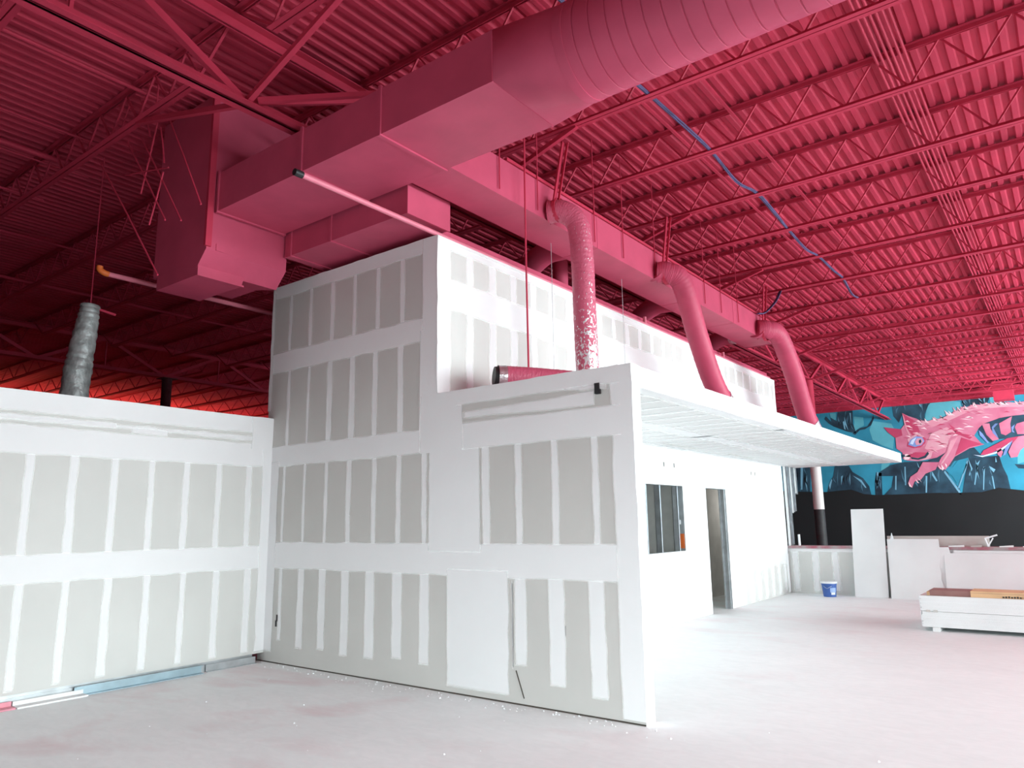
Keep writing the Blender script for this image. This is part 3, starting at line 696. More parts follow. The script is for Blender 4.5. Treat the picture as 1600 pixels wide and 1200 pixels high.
# pipe along the corner of the tall partition
p1 = thing('sprinkler_pipe', 'pale pink pipe with a black end running over the corner of the tall partition', 'pipe', (-2.29, 0, 4.65))
part(p1, 'pipe_run', MB().tube([(-2.29, -1.72, 4.665), (-2.29, 0.0, 4.662), (-2.29, 10.9, 4.662)], 0.027, 10), 'pink_pale', True)
part(p1, 'black_end', MB().tube([(-2.29, -1.80, 4.665), (-2.29, -1.715, 4.665)], 0.033, 10), 'black', True)
for y in (4.9, 8.2): part(p1, 'tee', MB().tube([(-2.29, y, 4.66), (-2.29, y, 4.78)], 0.03, 8).tube([(-2.29, y-.06, 4.662), (-2.29, y+.06, 4.662)], 0.031, 8), 'pink_pale', True)
p2 = thing('sprinkler_pipe', 'pink pipe with an orange end passing behind the vertical duct', 'pipe', (-6, 0, 4.57))
part(p2, 'pipe_run', MB().tube([(-6, -1.72, 4.56), (-6, 6, 4.60)], 0.032, 10), 'pink_pale', True)
for y in (0.6, 4.2): part(p2, 'hanger_rod', MB().tube([(-6, y, 4.58), (-6, y, ZD)], 0.006, 6), 'pink')
part(p2, 'orange_end', MB().tube(curve([(-6.0, -1.71, 4.56), (-6.0, -1.76, 4.565), (-6.02, -1.80, 4.60), (-6.02, -1.80, 4.64)], 4), 0.036, 10), 'orange', True)
# long hanging rod in front of the wing wall
tag(obj('hanger_rod', MB().tube([(-1.50, 0.60, 3.12), (-1.507, 0.60, 4.5), (-1.50, 0.60, 6.45)], 0.010, 6), 'pink'), 'long thin rod hanging down to the loose flexible duct', 'rod')
for i, (x, y) in enumerate(((-1.95, 1.75), (-1.95, 3.55))):
    tag(obj('hanger_wire', MB().tube([(x, y, 2.9), (x, y, 4.99)], 0.004, 5), 'galv'), ('thin wire left of the first flexible duct' if i == 0 else 'thin wire right of the first flexible duct')+' before the side partition', 'wire')
# blue cable draped over the joists
pts = []
ys = [y for y in JY if y > -2.5]
for i, y in enumerate(ys[:9]):
    pts.append((-0.19+0.04*math.sin(i*2.1), y, 6.036))
    if i < 8: pts.append((-0.16+0.03*math.sin(i*3.3), y+0.8, 5.93 if i % 2 else 5.97))
cb = thing('blue_cable', 'bundle of blue cable draped from joist to joist across the deck', 'cable', (-0.17, 3, 6.0))
for dx, dz in ((0, 0), (0.014, 0.006), (-0.012, 0.008)):
    q = [(x+dx+random.uniform(-.008, .008), y, z+dz) for x, y, z in pts]
    part(cb, 'strand', MB().tube(curve(q, 5), 0.0095, 6), 'cable', True)
cb2 = thing('blue_cable', 'short slanting blue cable hanging at the end of the branch duct', 'cable', (-1.3, 8.4, 5.3))
for dx in (0, 0.02, -0.02): part(cb2, 'strand', MB().tube(curve([(-1.30+dx, 8.9, 6.0), (-1.35+dx, 8.65, 5.72), (-1.45+dx, 8.3, 5.45), (-1.52+dx, 8.1, 5.40)], 5), 0.011, 6), 'cable', True)
# foil duct behind the left partition
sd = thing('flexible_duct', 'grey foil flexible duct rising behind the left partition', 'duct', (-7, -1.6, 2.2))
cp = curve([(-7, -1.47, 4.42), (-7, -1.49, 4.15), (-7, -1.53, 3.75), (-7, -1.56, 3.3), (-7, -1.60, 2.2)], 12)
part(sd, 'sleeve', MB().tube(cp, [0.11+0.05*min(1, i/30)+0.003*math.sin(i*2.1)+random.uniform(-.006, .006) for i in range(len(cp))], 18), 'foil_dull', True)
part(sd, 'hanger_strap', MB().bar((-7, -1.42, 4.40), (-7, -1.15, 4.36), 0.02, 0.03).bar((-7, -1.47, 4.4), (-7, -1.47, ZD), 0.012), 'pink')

# ================================================================= things on the floor and the low wall
def leaning(name, label, x0, x1, yb, yt, h, th, m, cat='board', jag=False, xs=0.0, z0=0.0):
    mb = MB()
    d = Vector((0, yt-yb, h)).normalized(); nrm = Vector((0, -d.z, d.y))
    b = Vector((0, yb, z0)); t_ = Vector((0, yt, z0+h))
    n = 9 if jag else 1
    vs = []; rows = []
    for k in range(n+1):
        p = b+(t_-b)*(k/n)
        xe = x1+xs*k/n+(random.uniform(-.045, .03) if jag and 0 < k < n else 0)
        rows.append([(x0+xs*k/n, p.y, p.z), (xe, p.y, p.z), (xe, p.y-nrm.y*th, p.z-nrm.z*th), (x0+xs*k/n, p.y-nrm.y*th, p.z-nrm.z*th)])
    for r in rows: vs += r
    fs = [(0, 1, 2, 3), tuple(n*4+i for i in (3, 2, 1, 0))]
    for k in range(n):
        for i in range(4): fs.append((k*4+i, (k+1)*4+i, (k+1)*4+(i+1) % 4, k*4+(i+1) % 4))
    mb.add(vs, fs)
    return tag(obj(name, mb, m), label, cat)
leaning('drywall_sheet', 'tall narrow white drywall sheet leaning on the low wall', -0.915, -0.30, 10.85, 11.165, 1.73, 0.013, 'board', xs=0.0)
leaning('drywall_sheet', 'broken white drywall sheet leaning right of the tall narrow one', -0.245, 0.66, 10.80, 11.055, 1.13, 0.013, 'board', jag=True, xs=-0.02)
leaning('drywall_sheet', 'white drywall sheet with ragged edge peeking out behind the broken one', 0.2, 0.80, 10.83, 11.02, 0.98, 0.013, 'board', jag=True)
leaning('drywall_sheet', 'long low white drywall sheet leaning behind the stacked bundles', 0.72, 3.1, 10.74, 11.0, 0.87, 0.013, 'board')
leaning('drywall_sheet', 'second long white drywall sheet showing above the low one', 0.87, 3.1, 10.93, 11.03, 0.92, 0.013, 'board')
leaning('drywall_offcut', 'long greige drywall offcut standing on the low wall sill', -0.30, 1.46, 11.22, 11.28, 0.20, 0.013, 'offcut', z0=0.985)
tag(obj('corner_bead_scrap', MB().bar((1.44, 11.15, 0.99), (1.40, 11.15, 1.15), 0.12, 0.012).bar((1.40, 11.15, 1.14), (1.60, 11.16, 1.205), 0.05, 0.03).bar((1.44, 11.14, 1.0), (1.53, 11.14, 1.15), 0.03, 0.02), 'white_plastic'), 'bent white corner bead scrap at the end of the offcut', 'scrap')
tag(obj('compound_peak', MB().prism([(-0.20, 1.12), (-0.14, 1.12), (-0.165, 1.25)], 'y', 11.02, 11.05), 'white_plastic'), 'small white pointed scrap behind the broken sheet', 'scrap')
SCR = [((0.80, 11.10), .26, 'white scrap on the sill next to the broken sheet'), ((1.16, 11.12), .18, 'grey scrap on the sill in the middle'), ((1.62, 11.10), .22, 'pale scrap on the sill right of the bent bead'), ((1.98, 11.13), .2, 'rightmost pale scrap on the sill')]
for (x, y), w, lab in SCR:
    tag(obj('drywall_scrap', MB().add([(x, y-.05, .985), (x+w, y-.04, .985), (x+w*.9, y+.1, .985), (x+.03, y+.08, .985), (x, y-.05, 1.005), (x+w, y-.04, 1.02), (x+w*.9, y+.1, 1.015), (x+.03, y+.08, 1.0)], [(3, 2, 1, 0), (4, 5, 6, 7), (0, 1, 5, 4), (1, 2, 6, 5), (2, 3, 7, 6), (3, 0, 4, 7)]), 'offcut' if 'grey' in lab else 'board'), lab, 'scrap')
tag(obj('pipe_stub', MB().tube([(-2.02, 11.2, 0.985), (-2.02, 11.2, 1.22)], 0.024, 10), 'white_plastic', smooth=True), 'short white pipe stub standing on the low wall below the studs', 'pipe')

# metal studs hanging past the end of the side partition
SB = [(11.10, 0.985, 2.70), (11.26, 0.985, 2.70), (11.36, 1.0, 2.70), (11.47, 1.68, 2.70), (11.58, 1.70, 2.70), (11.70, 1.72, 2.70), (11.80, 2.12, 2.70), (11.90, 2.10, 2.70)]
SL = ['first', 'second', 'third', 'fourth', 'fifth', 'sixth', 'seventh', 'last']
for i, (y, z0, z1) in enumerate(SB):
    x = -2.215
    tag(obj('metal_stud', MB().box(x, x+0.006, y-0.04, y+0.045, z0, z1).box(x, x+0.035, y-0.04, y-0.034, z0, z1).box(x, x+0.035, y+0.039, y+0.045, z0, z1), 'galv' if i % 3 else 'board'), '%s metal stud under the canopy counted from the partition end' % SL[i], 'stud', 'metal studs under the canopy')

# bucket
bk = thing('bucket', 'blue plastic bucket with a white lid by the low wall', 'bucket', (-1.345, 10.64, 0))
part(bk, 'body', MB().tube([(-1.345, 10.64, 0.0), (-1.345, 10.64, 0.012), (-1.345, 10.64, 0.24), (-1.345, 10.64, 0.243), (-1.345, 10.64, 0.265)], [0.118, 0.120, 0.143, 0.149, 0.149], 28), 'bucket', True)
part(bk, 'lid', MB().tube([(-1.345, 10.64, 0.262), (-1.345, 10.64, 0.295), (-1.345, 10.64, 0.297)], [0.158, 0.158, 0.145], 28), 'white_plastic', True)
def label_patch(a0, a1, z0, z1, e):
    mb = MB(); n = 6
    for k in range(n+1):
        t = a0+(a1-a0)*k/n
        for z in (z0, z1):
            r = 0.119+(z/0.24)*0.024+e; mb.v.append((-1.345+r*math.cos(t), 10.64+r*math.sin(t), z))
    mb.f = [(2*k, 2*k+2, 2*k+3, 2*k+1) for k in range(n)]
    return mb
part(bk, 'label', label_patch(math.radians(-62), math.radians(-22), 0.045, 0.09, 0.002), 'white_plastic')
part(bk, 'label', label_patch(math.radians(-70), math.radians(-15), 0.09, 0.18, 0.0015), 'bucket_label')
part(bk, 'handle', MB().tube(curve([(-1.345-.150, 10.64, .25), (-1.40, 10.50, .20), (-1.345, 10.485, .17), (-1.29, 10.50, .20), (-1.345+.150, 10.64, .25)], 5), 0.004, 6), 'galv', True)

# stacked drywall bundles
def bundle(label, z0, n, loc):
    t = thing('drywall_bundle', label, 'boards', loc, 'stacked drywall bundles')
    mb = MB()
    for k in range(n):
        e = random.uniform(-.006, .006)
        mb.box(0.94+e, 4.6, 6.55+random.uniform(-.004, .004), 7.77, z0+k*0.0160, z0+k*0.0160+0.0153)
    o = part(t, 'sheet', mb, 'board'); o['kind'] = 'stuff'
    part(t, 'end_tape', MB().box(0.925, 0.938, 6.56, 7.76, z0+0.004, z0+n*0.016-0.006), 'white_plastic')
    return t
Z1 = 0.055
bundle('lower bundle of white drywall sheets resting on floor blocks', Z1, 13, (2.7, 7.1, Z1))
bundle('upper bundle of white drywall sheets under the cartons', Z1+0.212, 13, (2.7, 7.1, Z1+0.212))
for i, (x, lab) in enumerate(((1.06, 'white block under the left end of the drywall stack'), (2.6, 'white block under the right part of the drywall stack'))):
    tag(obj('spacer_block', MB().box(x, x+0.09, 6.52, 7.75, 0, 0.053), 'board'), lab, 'block')
for i, x in enumerate((1.0, 1.09)):
    tag(obj('torn_wrap', MB().box(x, x+0.05, 6.540, 6.548, 0.255, 0.285), 'offcut'), ('left' if i == 0 else 'right')+' grey torn wrapper corner between the drywall bundles', 'wrapper')
ZT = Z1+0.212+13*0.016
c1 = thing('carton', 'flat red-brown carton on the drywall stack', 'carton', (1.3, 6.8, ZT))
part(c1, 'body', MB().box(1.06, 1.552, 6.60, 7.0, ZT, ZT+0.075), 'carton_dark')
part(c1, 'flap', MB().box(1.02, 1.06, 6.62, 6.98, ZT, ZT+0.05), 'carton')
c2 = thing('carton', 'long flat tan carton with dark print on the drywall stack', 'carton', (2.4, 6.8, ZT))
part(c2, 'body', MB().box(1.556, 3.3, 6.58, 7.05, ZT, ZT+0.08), 'carton')
part(c2, 'print', (lambda mb: [mb.box(1.92+i*0.032, 1.92+i*0.032+(0.022 if i not in (7, 14) else 0.004), 6.576, 6.581, ZT+0.006, ZT+0.026+(i % 3)*0.003) for i in range(24)] and mb)(MB()), 'ink')
part(c2, 'lid_seam', MB().box(1.556, 3.3, 6.577, 6.581, ZT+0.055, ZT+0.058), 'carton_dark')

# loose pieces at the foot of the left partition
ls = thing('loose_stud', 'long bluish metal stud lying along the foot of the left partition', 'stud', (-4.93, -1.4, 0))
x0 = XW+0.03
part(ls, 'web', MB().box(x0, x0+0.006, -2.10, -0.80, 0.0, 0.085), 'galv_blue')
part(ls, 'flange', MB().box(x0, x0+0.07, -2.10, -0.80, 0.0, 0.006), 'galv_blue')
part(ls, 'flange', MB().box(x0, x0+0.05, -2.10, -0.80, 0.079, 0.085), 'galv_blue')
ls2 = thing('loose_stud', 'short pinkish metal stud lying near the wall corner', 'stud', (-4.96, -0.45, 0))
part(ls2, 'web', MB().box(x0-0.01, x0-0.004, -0.74, -0.12, 0.0, 0.075), 'galv'); part(ls2, 'flange', MB().box(x0-0.01, x0+0.03, -0.74, -0.12, 0.0, 0.005), 'galv')
tag(obj('drywall_strip', MB().box(XW+0.03, XW+0.16, -2.62, -2.02, 0.0, 0.014).box(XW+0.03, XW+0.045, -2.62, -2.02, 0.014, 0.05), 'board'), 'white drywall strip lying at the foot of the left partition', 'strip')
tag(obj('drywall_strip', MB().box(XW+0.03, XW+0.15, -3.4, -2.63, 0.0, 0.014).box(XW+0.03, XW+0.045, -3.4, -2.63, 0.014, 0.055), 'red_scrap'), 'pink oversprayed strip at the left edge by the partition foot', 'strip')
# crumbs of compound along the front partition
mb = MB()
for k in range(240):
    if k < 150: x, y = random.uniform(-5.0, 0.3), -0.015-abs(random.gauss(0, 0.10))
    else: x, y = random.uniform(-4.5, 3), random.uniform(-3.5, 0.8)
    if x < 0.12 and y > -0.03: y = -0.03-abs(random.gauss(0, .12))
    r = random.choice((.004, .006, .008, .013))*random.uniform(.6, 1.1)
    a = random.random()*6; pts_ = [(x+math.cos(a+i*2.09)*r, y+math.sin(a+i*2.09)*r, 0.0) for i in range(3)]
    mb.add(pts_+[(x, y, r*0.9)], [(0, 1, 3), (1, 2, 3), (2, 0, 3), (2, 1, 0)])
o = tag(obj('compound_crumb', mb, 'white_plastic'), 'white crumbs of compound strewn on the concrete along the front partition', 'debris'); o['kind'] = 'stuff'

# ================================================================= mural on the back wall
mu = thing('mural', 'painted mural of a pink furry clawed beast in a dark teal forest', 'mural', (0, 28.52, 0))
YM = 28.52
part(mu, 'teal_ground', MB().box(-40.9, 11.9, YM-0.004, YM, 0, 6.75), 'teal')
beast = None
def paint(name, mt, layer, par, poly):
    global beast
    y = YM-0.004-0.004*layer
    vs = [(x, y-YM, z) for x, z in poly]
    n = len(vs); mb = MB(); mb.add(vs, [tuple(range(n))])
    if name == 'beast':
        beast = obj('beast', mb, mt, mu); beast['label'] = 'pink furry long-eared beast with claws'; return
    obj(name, mb, mt, beast if par else mu)
MURAL=[
('pale_patch','teal_light',1,'',[(-4.39,5.83),(-4.01,5.75),(-4.01,5.41),(-4.27,5.28),(-4.5,5.11),(-4.38,5.56)]),
('pale_patch','teal_light',1,'',[(-3.65,5.57),(-2.95,5.39),(-2.85,5.12),(-2.99,4.32),(-3.38,4.5),(-3.73,4.75),(-3.82,5.21)]),
('pale_patch','teal_light',1,'',[(-1.52,6.1),(-0.94,6.17),(-0.39,6.04),(-0.36,5.78),(-0.89,5.57),(-1.24,5.41),(-1.71,5.39),(-1.6,5.84)]),
('pale_patch','teal_light',1,'',[(0.6,6.12),(1.07,6.13),(1.2,5.87),(0.62,5.87)]),
('pale_patch','teal_light',1,'',[(-3.48,3.76),(-3.11,3.82),(-3.3,3.53),(-3.55,3.4)]),
('pale_patch','teal_light',1,'',[(-5.35,6.08),(-5.09,6.05),(-5.12,5.78),(-5.3,5.72)]),
('pale_patch','teal_light',1,'',[(1.29,4.06),(2.01,4.25),(1.94,3.66),(1.22,3.46)]),
('painted_trunk','tree',2,'',[(-5.1,6.37),(-4.4,6.18),(-4.44,5.53),(-4.35,5.1),(-4.7,5.2),(-5.25,5.48),(-5.42,5.62),(-5.59,5.83),(-5.51,5.94),(-5.31,5.68),(-5.33,5.88),(-5.09,5.7),(-5.02,6.05)]),
('painted_trunk','tree',2,'',[(-5.34,3.76),(-4.77,3.73),(-4.65,3.46),(-4.26,3.18),(-4.05,2.83),(-3.97,2.25),(-5.83,2.3),(-5.66,2.98),(-5.45,3.31)]),
('painted_trunk','tree',2,'',[(-3.72,3.41),(-3.52,3.36),(-3.59,2.31),(-3.86,2.32),(-3.81,3.05)]),
('painted_trunk','tree',2,'',[(-2.62,3.76),(-1.49,3.76),(-1.14,3.37),(-1.05,3.0),(-0.78,2.63),(-0.73,2.2),(-3.67,2.29),(-3.2,2.76),(-3.09,3.21),(-3.72,3.24),(-3.56,3.43),(-3.15,3.67)]),
('painted_trunk','tree',2,'',[(-0.34,3.8),(0.67,3.81),(0.74,3.38),(0.85,3.02),(0.92,2.15),(-0.76,2.2),(-0.54,3.09)]),
('painted_trunk','tree',2,'',[(-2.86,6.56),(-1.21,6.33),(-1.51,6.02),(-1.68,5.66),(-1.72,5.32),(-2.0,5.5),(-2.49,5.77),(-2.66,5.4),(-2.84,5.69)]),
('painted_trunk','tree',2,'',[(-0.44,6.28),(0.68,6.22),(0.51,5.86),(0.05,5.87),(-0.33,5.82),(-0.31,6.04)]),
('painted_trunk','tree',2,'',[(0.67,6.41),(4.23,6.15),(4.19,5.85),(0.67,6.19)]),
('painted_trunk','tree',2,'',[(1.13,3.46),(1.7,3.39),(1.68,3.22),(1.23,3.3)]),
('painted_trunk','tree',2,'',[(2.61,3.95),(3.42,3.96),(3.44,2.07),(2.11,2.11)]),
('painted_trunk','tree',2,'',[(-7.23,3.99),(-6.35,3.93),(-6.5,2.2),(-7.38,2.23)]),
('painted_branch','tree',2,'',[(-4.5,5.11),(-4.19,5.31),(-3.88,5.36),(-3.67,5.65),(-3.61,5.83),(-3.59,5.67),(-3.73,5.39),(-3.99,5.24),(-4.2,5.22),(-4.4,5.03)]),
('paint_streak','streak',3,'',[(-6.78,3.84),(-6.67,3.83),(-6.79,2.79),(-6.87,2.79)]),
('paint_streak','streak',3,'',[(-5.66,2.94),(-5.53,3.2),(-5.5,3.16),(-5.63,2.75)]),
('paint_streak','streak',3,'',[(-5.13,3.29),(-5.05,3.33),(-5.16,2.92)]),
('paint_streak','streak',3,'',[(-4.66,3.31),(-4.33,3.11),(-4.16,2.77),(-4.21,2.77),(-4.38,3.03)]),
('paint_streak','streak',3,'',[(-4.84,5.64),(-4.78,5.67),(-4.76,5.29),(-4.81,5.33)]),
('paint_streak','streak',3,'',[(-4.54,6.0),(-4.48,5.99),(-4.51,5.53)]),
('paint_streak','streak',3,'',[(-3.7,3.41),(-3.64,3.39),(-3.69,3.04),(-3.76,2.86)]),
('paint_streak','streak',3,'',[(-3.02,3.21),(-2.97,3.21),(-3.03,2.64),(-3.08,2.65)]),
('paint_streak','streak',3,'',[(-1.91,3.16),(-1.85,3.15),(-1.93,2.49),(-1.98,2.49)]),
('paint_streak','streak',3,'',[(-1.66,3.33),(-1.51,2.95),(-1.56,2.92),(-1.68,3.18)]),
('paint_streak','streak',3,'',[(-0.37,3.8),(-0.26,3.36),(-0.39,3.08),(-0.41,3.12),(-0.32,3.37)]),
('paint_streak','streak',3,'',[(-0.13,3.72),(-0.07,3.42),(-0.24,2.72),(-0.27,2.75),(-0.12,3.43)]),
('paint_streak','streak',3,'',[(0.3,3.44),(0.49,3.29),(0.42,3.18),(0.29,3.37)]),
('paint_streak','streak',3,'',[(0.55,3.78),(0.57,3.57),(0.52,3.57)]),
('paint_streak','streak',3,'',[(-0.84,2.63),(-0.5,3.45),(-0.41,3.7),(-0.38,3.66),(-0.48,3.34),(-0.82,2.56)]),
('paint_streak','streak',3,'',[(-1.21,3.34),(-0.79,2.56),(-0.74,2.38),(-0.79,2.38),(-1.25,3.27)]),
('paint_streak','streak',3,'',[(0.11,3.41),(0.16,3.41),(0.03,2.53),(-0.0,2.53)]),
('paint_streak','streak',3,'',[(0.34,3.05),(0.38,3.04),(0.4,2.52),(0.36,2.52)]),
('paint_streak','streak',3,'',[(-2.64,3.57),(-2.6,3.57),(-2.65,2.82),(-2.7,2.82)]),
('pale_patch','teal',3,'',[(-0.72,3.72),(-0.46,3.81),(-0.43,3.52),(-0.59,3.2),(-0.85,2.81),(-0.98,3.11),(-1.21,3.38),(-0.91,3.47)]),
('black_band','mural_black',4,'',[(-8.45,2.85),(-7.18,2.72),(-5.82,2.65),(-4.77,2.72),(-4.28,2.51),(-3.31,2.4),(-2.59,2.45),(-1.45,2.47),(-0.8,2.32),(-0.14,2.42),(0.51,2.59),(1.3,2.46),(2.84,2.36),(4.3,2.49),(4.3,-2.7),(-8.97,-3.76)]),
('beast','beast_mid',5,'',[(-2.85,4.76),(-2.86,4.34),(-2.65,4.14),(-2.66,3.89),(-2.51,3.82),(-2.11,3.77),(-1.74,3.82),(-1.44,3.87),(-1.13,4.04),(-0.92,4.21),(-0.3,4.16),(0.18,4.27),(-0.06,4.65),(0.13,4.93),(0.3,5.09),(0.84,5.25),(1.29,5.31),(1.7,5.32),(3.04,5.19),(4.02,4.52),(4.11,5.25),(3.36,5.6),(2.27,5.79),(1.7,5.82),(1.41,5.79),(1.21,5.86),(1.05,5.83),(0.82,5.9),(0.66,5.84),(0.46,5.9),(0.3,5.84),(0.05,5.89),(-0.18,5.8),(-0.3,5.83),(-0.5,5.71),(-0.67,5.67),(-0.75,5.52),(-0.84,5.59),(-0.98,5.47),(-1.14,5.45),(-1.32,5.36),(-1.44,5.42),(-1.65,5.31),(-1.74,5.41),(-1.81,5.36),(-2.0,5.51),(-2.28,5.64),(-2.5,5.79),(-2.46,5.31),(-2.58,5.17)]),
('ear','beast_deep',6,'beast',[(-3.25,5.26),(-3.06,5.22),(-2.6,5.12),(-2.58,4.86),(-2.86,4.78),(-3.12,5.04)]),
('ear','beast_deep',6,'beast',[(-2.49,5.77),(-2.27,5.58),(-2.04,5.42),(-1.92,4.96),(-2.18,4.77),(-2.35,5.07),(-2.43,5.34)]),
('ear_rim','beast_light',7,'beast',[(-2.5,5.79),(-2.44,5.58),(-2.39,5.15),(-2.27,4.83),(-2.34,4.84),(-2.45,5.19)]),
('back_fur','beast_light',6,'beast',[(-1.72,5.35),(-1.45,5.4),(-1.15,5.43),(-0.78,5.56),(-0.51,5.69),(-0.11,5.81),(0.36,5.85),(1.11,5.83),(1.75,5.77),(1.73,5.6),(1.09,5.67),(0.49,5.68),(0.03,5.67),(-0.37,5.52),(-0.8,5.34),(-1.2,5.19),(-1.48,5.11)]),
('chest','beast_light',6,'beast',[(-1.54,4.85),(-0.96,5.06),(-0.66,4.85),(-0.87,4.68),(-1.01,4.29),(-1.58,4.1),(-1.83,4.27)]),
('neck_shade','beast_deep',6,'beast',[(-0.88,5.2),(-0.45,4.76),(-0.06,4.65),(-0.26,4.49),(-0.56,4.58),(-0.75,4.93)]),
('front_leg','beast_mid',8,'beast',[(-0.92,4.57),(-0.55,4.71),(-0.23,4.52),(0.24,4.28),(-0.27,4.16),(-0.8,3.87),(-1.03,3.55),(-1.17,3.38),(-1.37,3.39),(-1.46,3.54),(-1.28,3.86),(-1.08,4.07)]),
('front_leg','beast_mid',8,'beast',[(-1.95,3.72),(-1.37,3.68),(-1.53,3.39),(-1.9,3.25),(-2.09,3.02),(-2.33,2.95),(-2.44,2.71),(-2.58,2.87),(-2.46,3.15),(-2.19,3.32)]),
('leg_light','beast_light',9,'beast',[(-0.89,4.5),(-0.62,4.64),(-0.82,4.27),(-1.01,3.95),(-1.24,3.64),(-1.35,3.57),(-1.07,3.99)]),
('leg_shade','beast_deep',9,'beast',[(-0.5,4.61),(0.18,4.29),(-0.29,4.2),(-0.8,3.9),(-0.67,4.19)]),
('claw','beast_pale',10,'beast',[(-1.43,3.57),(-1.27,3.36),(-1.35,3.4)]),
('claw','beast_pale',10,'beast',[(-1.31,3.6),(-1.29,3.33),(-1.22,3.43)]),
('claw','beast_pale',10,'beast',[(-1.18,3.63),(-1.14,3.43),(-1.11,3.56)]),
('claw','beast_pale',10,'beast',[(-2.55,2.96),(-2.44,2.71),(-2.54,2.77)]),
('claw','beast_pale',10,'beast',[(-2.29,3.06),(-2.16,2.87),(-2.24,2.91)]),
('claw','beast_pale',10,'beast',[(-2.22,3.11),(-2.07,2.9),(-2.13,3.02)]),
('muzzle','beast_pale',7,'beast',[(-2.63,4.06),(-2.49,4.09),(-2.36,4.0),(-2.44,3.86),(-2.61,3.85)]),
('mouth','tree',8,'beast',[(-2.36,3.95),(-2.1,3.89),(-1.86,3.97),(-1.73,4.13),(-1.69,4.04),(-1.84,3.88),(-2.11,3.82),(-2.34,3.87)]),
('brow','beast_deep',7,'beast',[(-2.46,4.39),(-2.35,4.73),(-2.03,4.87),(-1.75,4.68),(-1.77,4.49),(-1.96,4.32),(-2.23,4.3)]),
('eye','eye_blue',8,'beast',[(-2.41,4.46),(-2.31,4.66),(-2.08,4.79),(-1.88,4.74),(-1.8,4.57),(-1.93,4.41),(-2.17,4.35)]),
('iris','beast_light',9,'beast',[(-2.15,4.56),(-2.05,4.7),(-1.89,4.69),(-1.85,4.55),(-1.95,4.43),(-2.11,4.42)]),
('pupil','tree',10,'beast',[(-1.99,4.62),(-1.92,4.65),(-1.91,4.54),(-1.97,4.47),(-2.01,4.53)]),
('eye_glint','eye_pale',9,'beast',[(-2.34,4.5),(-2.26,4.64),(-2.08,4.74),(-2.16,4.6),(-2.23,4.45)]),
('shade_patch','tree',4.5,'',[(-1.75,3.78),(-1.07,4.05),(-0.67,4.19),(-0.11,4.18),(0.13,3.81),(-0.34,3.8),(-0.85,3.69),(-1.0,3.48),(-1.52,3.51)]),
('cheek_shade','beast_deep',7,'beast',[(-2.6,3.98),(-2.18,4.14),(-1.78,4.1),(-1.72,4.0),(-2.1,3.91),(-2.36,3.95)]),
('muzzle_tip','tree',9,'beast',[(-2.67,4.06),(-2.59,4.08),(-2.56,4.0),(-2.64,3.95)]),
('brow_light','beast_light',7.5,'beast',[(-2.42,4.69),(-2.03,4.91),(-1.78,4.75),(-1.85,4.72),(-2.04,4.83),(-2.37,4.54)]),
('jaw_light','beast_light',7,'beast',[(-1.71,4.11),(-1.54,4.17),(-1.64,3.88),(-1.88,3.8),(-2.04,3.8),(-1.8,3.89)]),
('rib_gap','tree',6,'beast',[(0.13,4.89),(0.3,5.09),(0.62,5.17),(0.84,5.26),(1.29,5.31),(1.93,5.3),(1.84,4.57),(1.19,4.44),(0.65,4.45),(0.49,4.32),(0.13,4.64)]),
('rib','beast_mid',7,'beast',[(0.24,5.1),(0.5,5.08),(0.51,4.86),(0.64,4.59),(0.74,4.44),(0.53,4.39),(0.35,4.65)]),
('rib','beast_mid',7,'beast',[(0.81,5.05),(1.26,5.29),(1.17,5.01),(1.16,4.69),(0.97,4.57),(0.83,4.65)]),
('rib','beast_mid',7,'beast',[(1.37,4.99),(1.67,5.07),(1.61,4.57),(1.35,4.59),(1.3,4.86)]),
('rib_light','eye_blue',8,'beast',[(0.12,4.85),(0.23,4.7),(0.4,4.33),(0.34,4.33),(0.13,4.64)]),
('rib_light','eye_blue',8,'beast',[(0.56,4.93),(0.69,5.06),(0.78,5.05),(0.61,4.88),(0.7,4.59),(0.74,4.44),(0.56,4.71)]),
('rib_light','eye_blue',8,'beast',[(1.19,4.87),(1.31,4.97),(1.23,4.76),(1.27,4.65),(1.19,4.69)]),
('belly','beast_deep',7,'beast',[(0.07,3.88),(0.19,4.05),(0.63,4.27),(1.01,4.46),(1.61,4.53),(1.59,4.38),(1.11,4.27),(0.61,4.02),(0.35,3.86)]),
('belly_edge','eye_pale',8,'beast',[(-0.17,3.9),(0.13,3.84),(0.57,3.96),(0.92,4.18),(1.18,4.37),(0.98,4.14),(0.59,3.9),(0.12,3.79)]),
('hind_paw','beast_mid',8,'beast',[(0.61,4.08),(0.75,4.12),(0.81,3.94),(0.72,3.73),(0.63,3.85)]),
('hind_paw','beast_mid',8,'beast',[(0.98,3.93),(1.14,4.24),(1.37,4.5),(1.61,4.52),(2.39,4.45),(2.08,4.2),(1.56,4.13),(1.37,3.97),(1.25,3.73),(1.04,3.71)]),
('paw_stripe','eye_blue',9,'beast',[(0.79,3.8),(0.91,4.11),(1.18,4.37),(1.03,4.1),(0.88,3.83)]),
('fur_stroke','beast_light',6.5,'beast',[(1.48,5.35),(1.69,5.41),(1.89,5.34),(1.68,5.35)]),
('fur_stroke','beast_deep',6.5,'beast',[(-0.27,5.62),(-0.16,5.62),(-0.07,5.56),(-0.17,5.59)]),
('fur_stroke','beast_deep',6.5,'beast',[(-1.35,4.37),(-1.17,4.43),(-0.99,4.38),(-1.17,4.38)]),
('fur_stroke','beast_light',6.5,'beast',[(-2.36,5.09),(-2.25,5.1),(-2.15,5.04),(-2.25,5.06)]),
('fur_stroke','beast_light',6.5,'beast',[(-0.78,4.54),(-0.66,4.53),(-0.58,4.46),(-0.68,4.5)]),
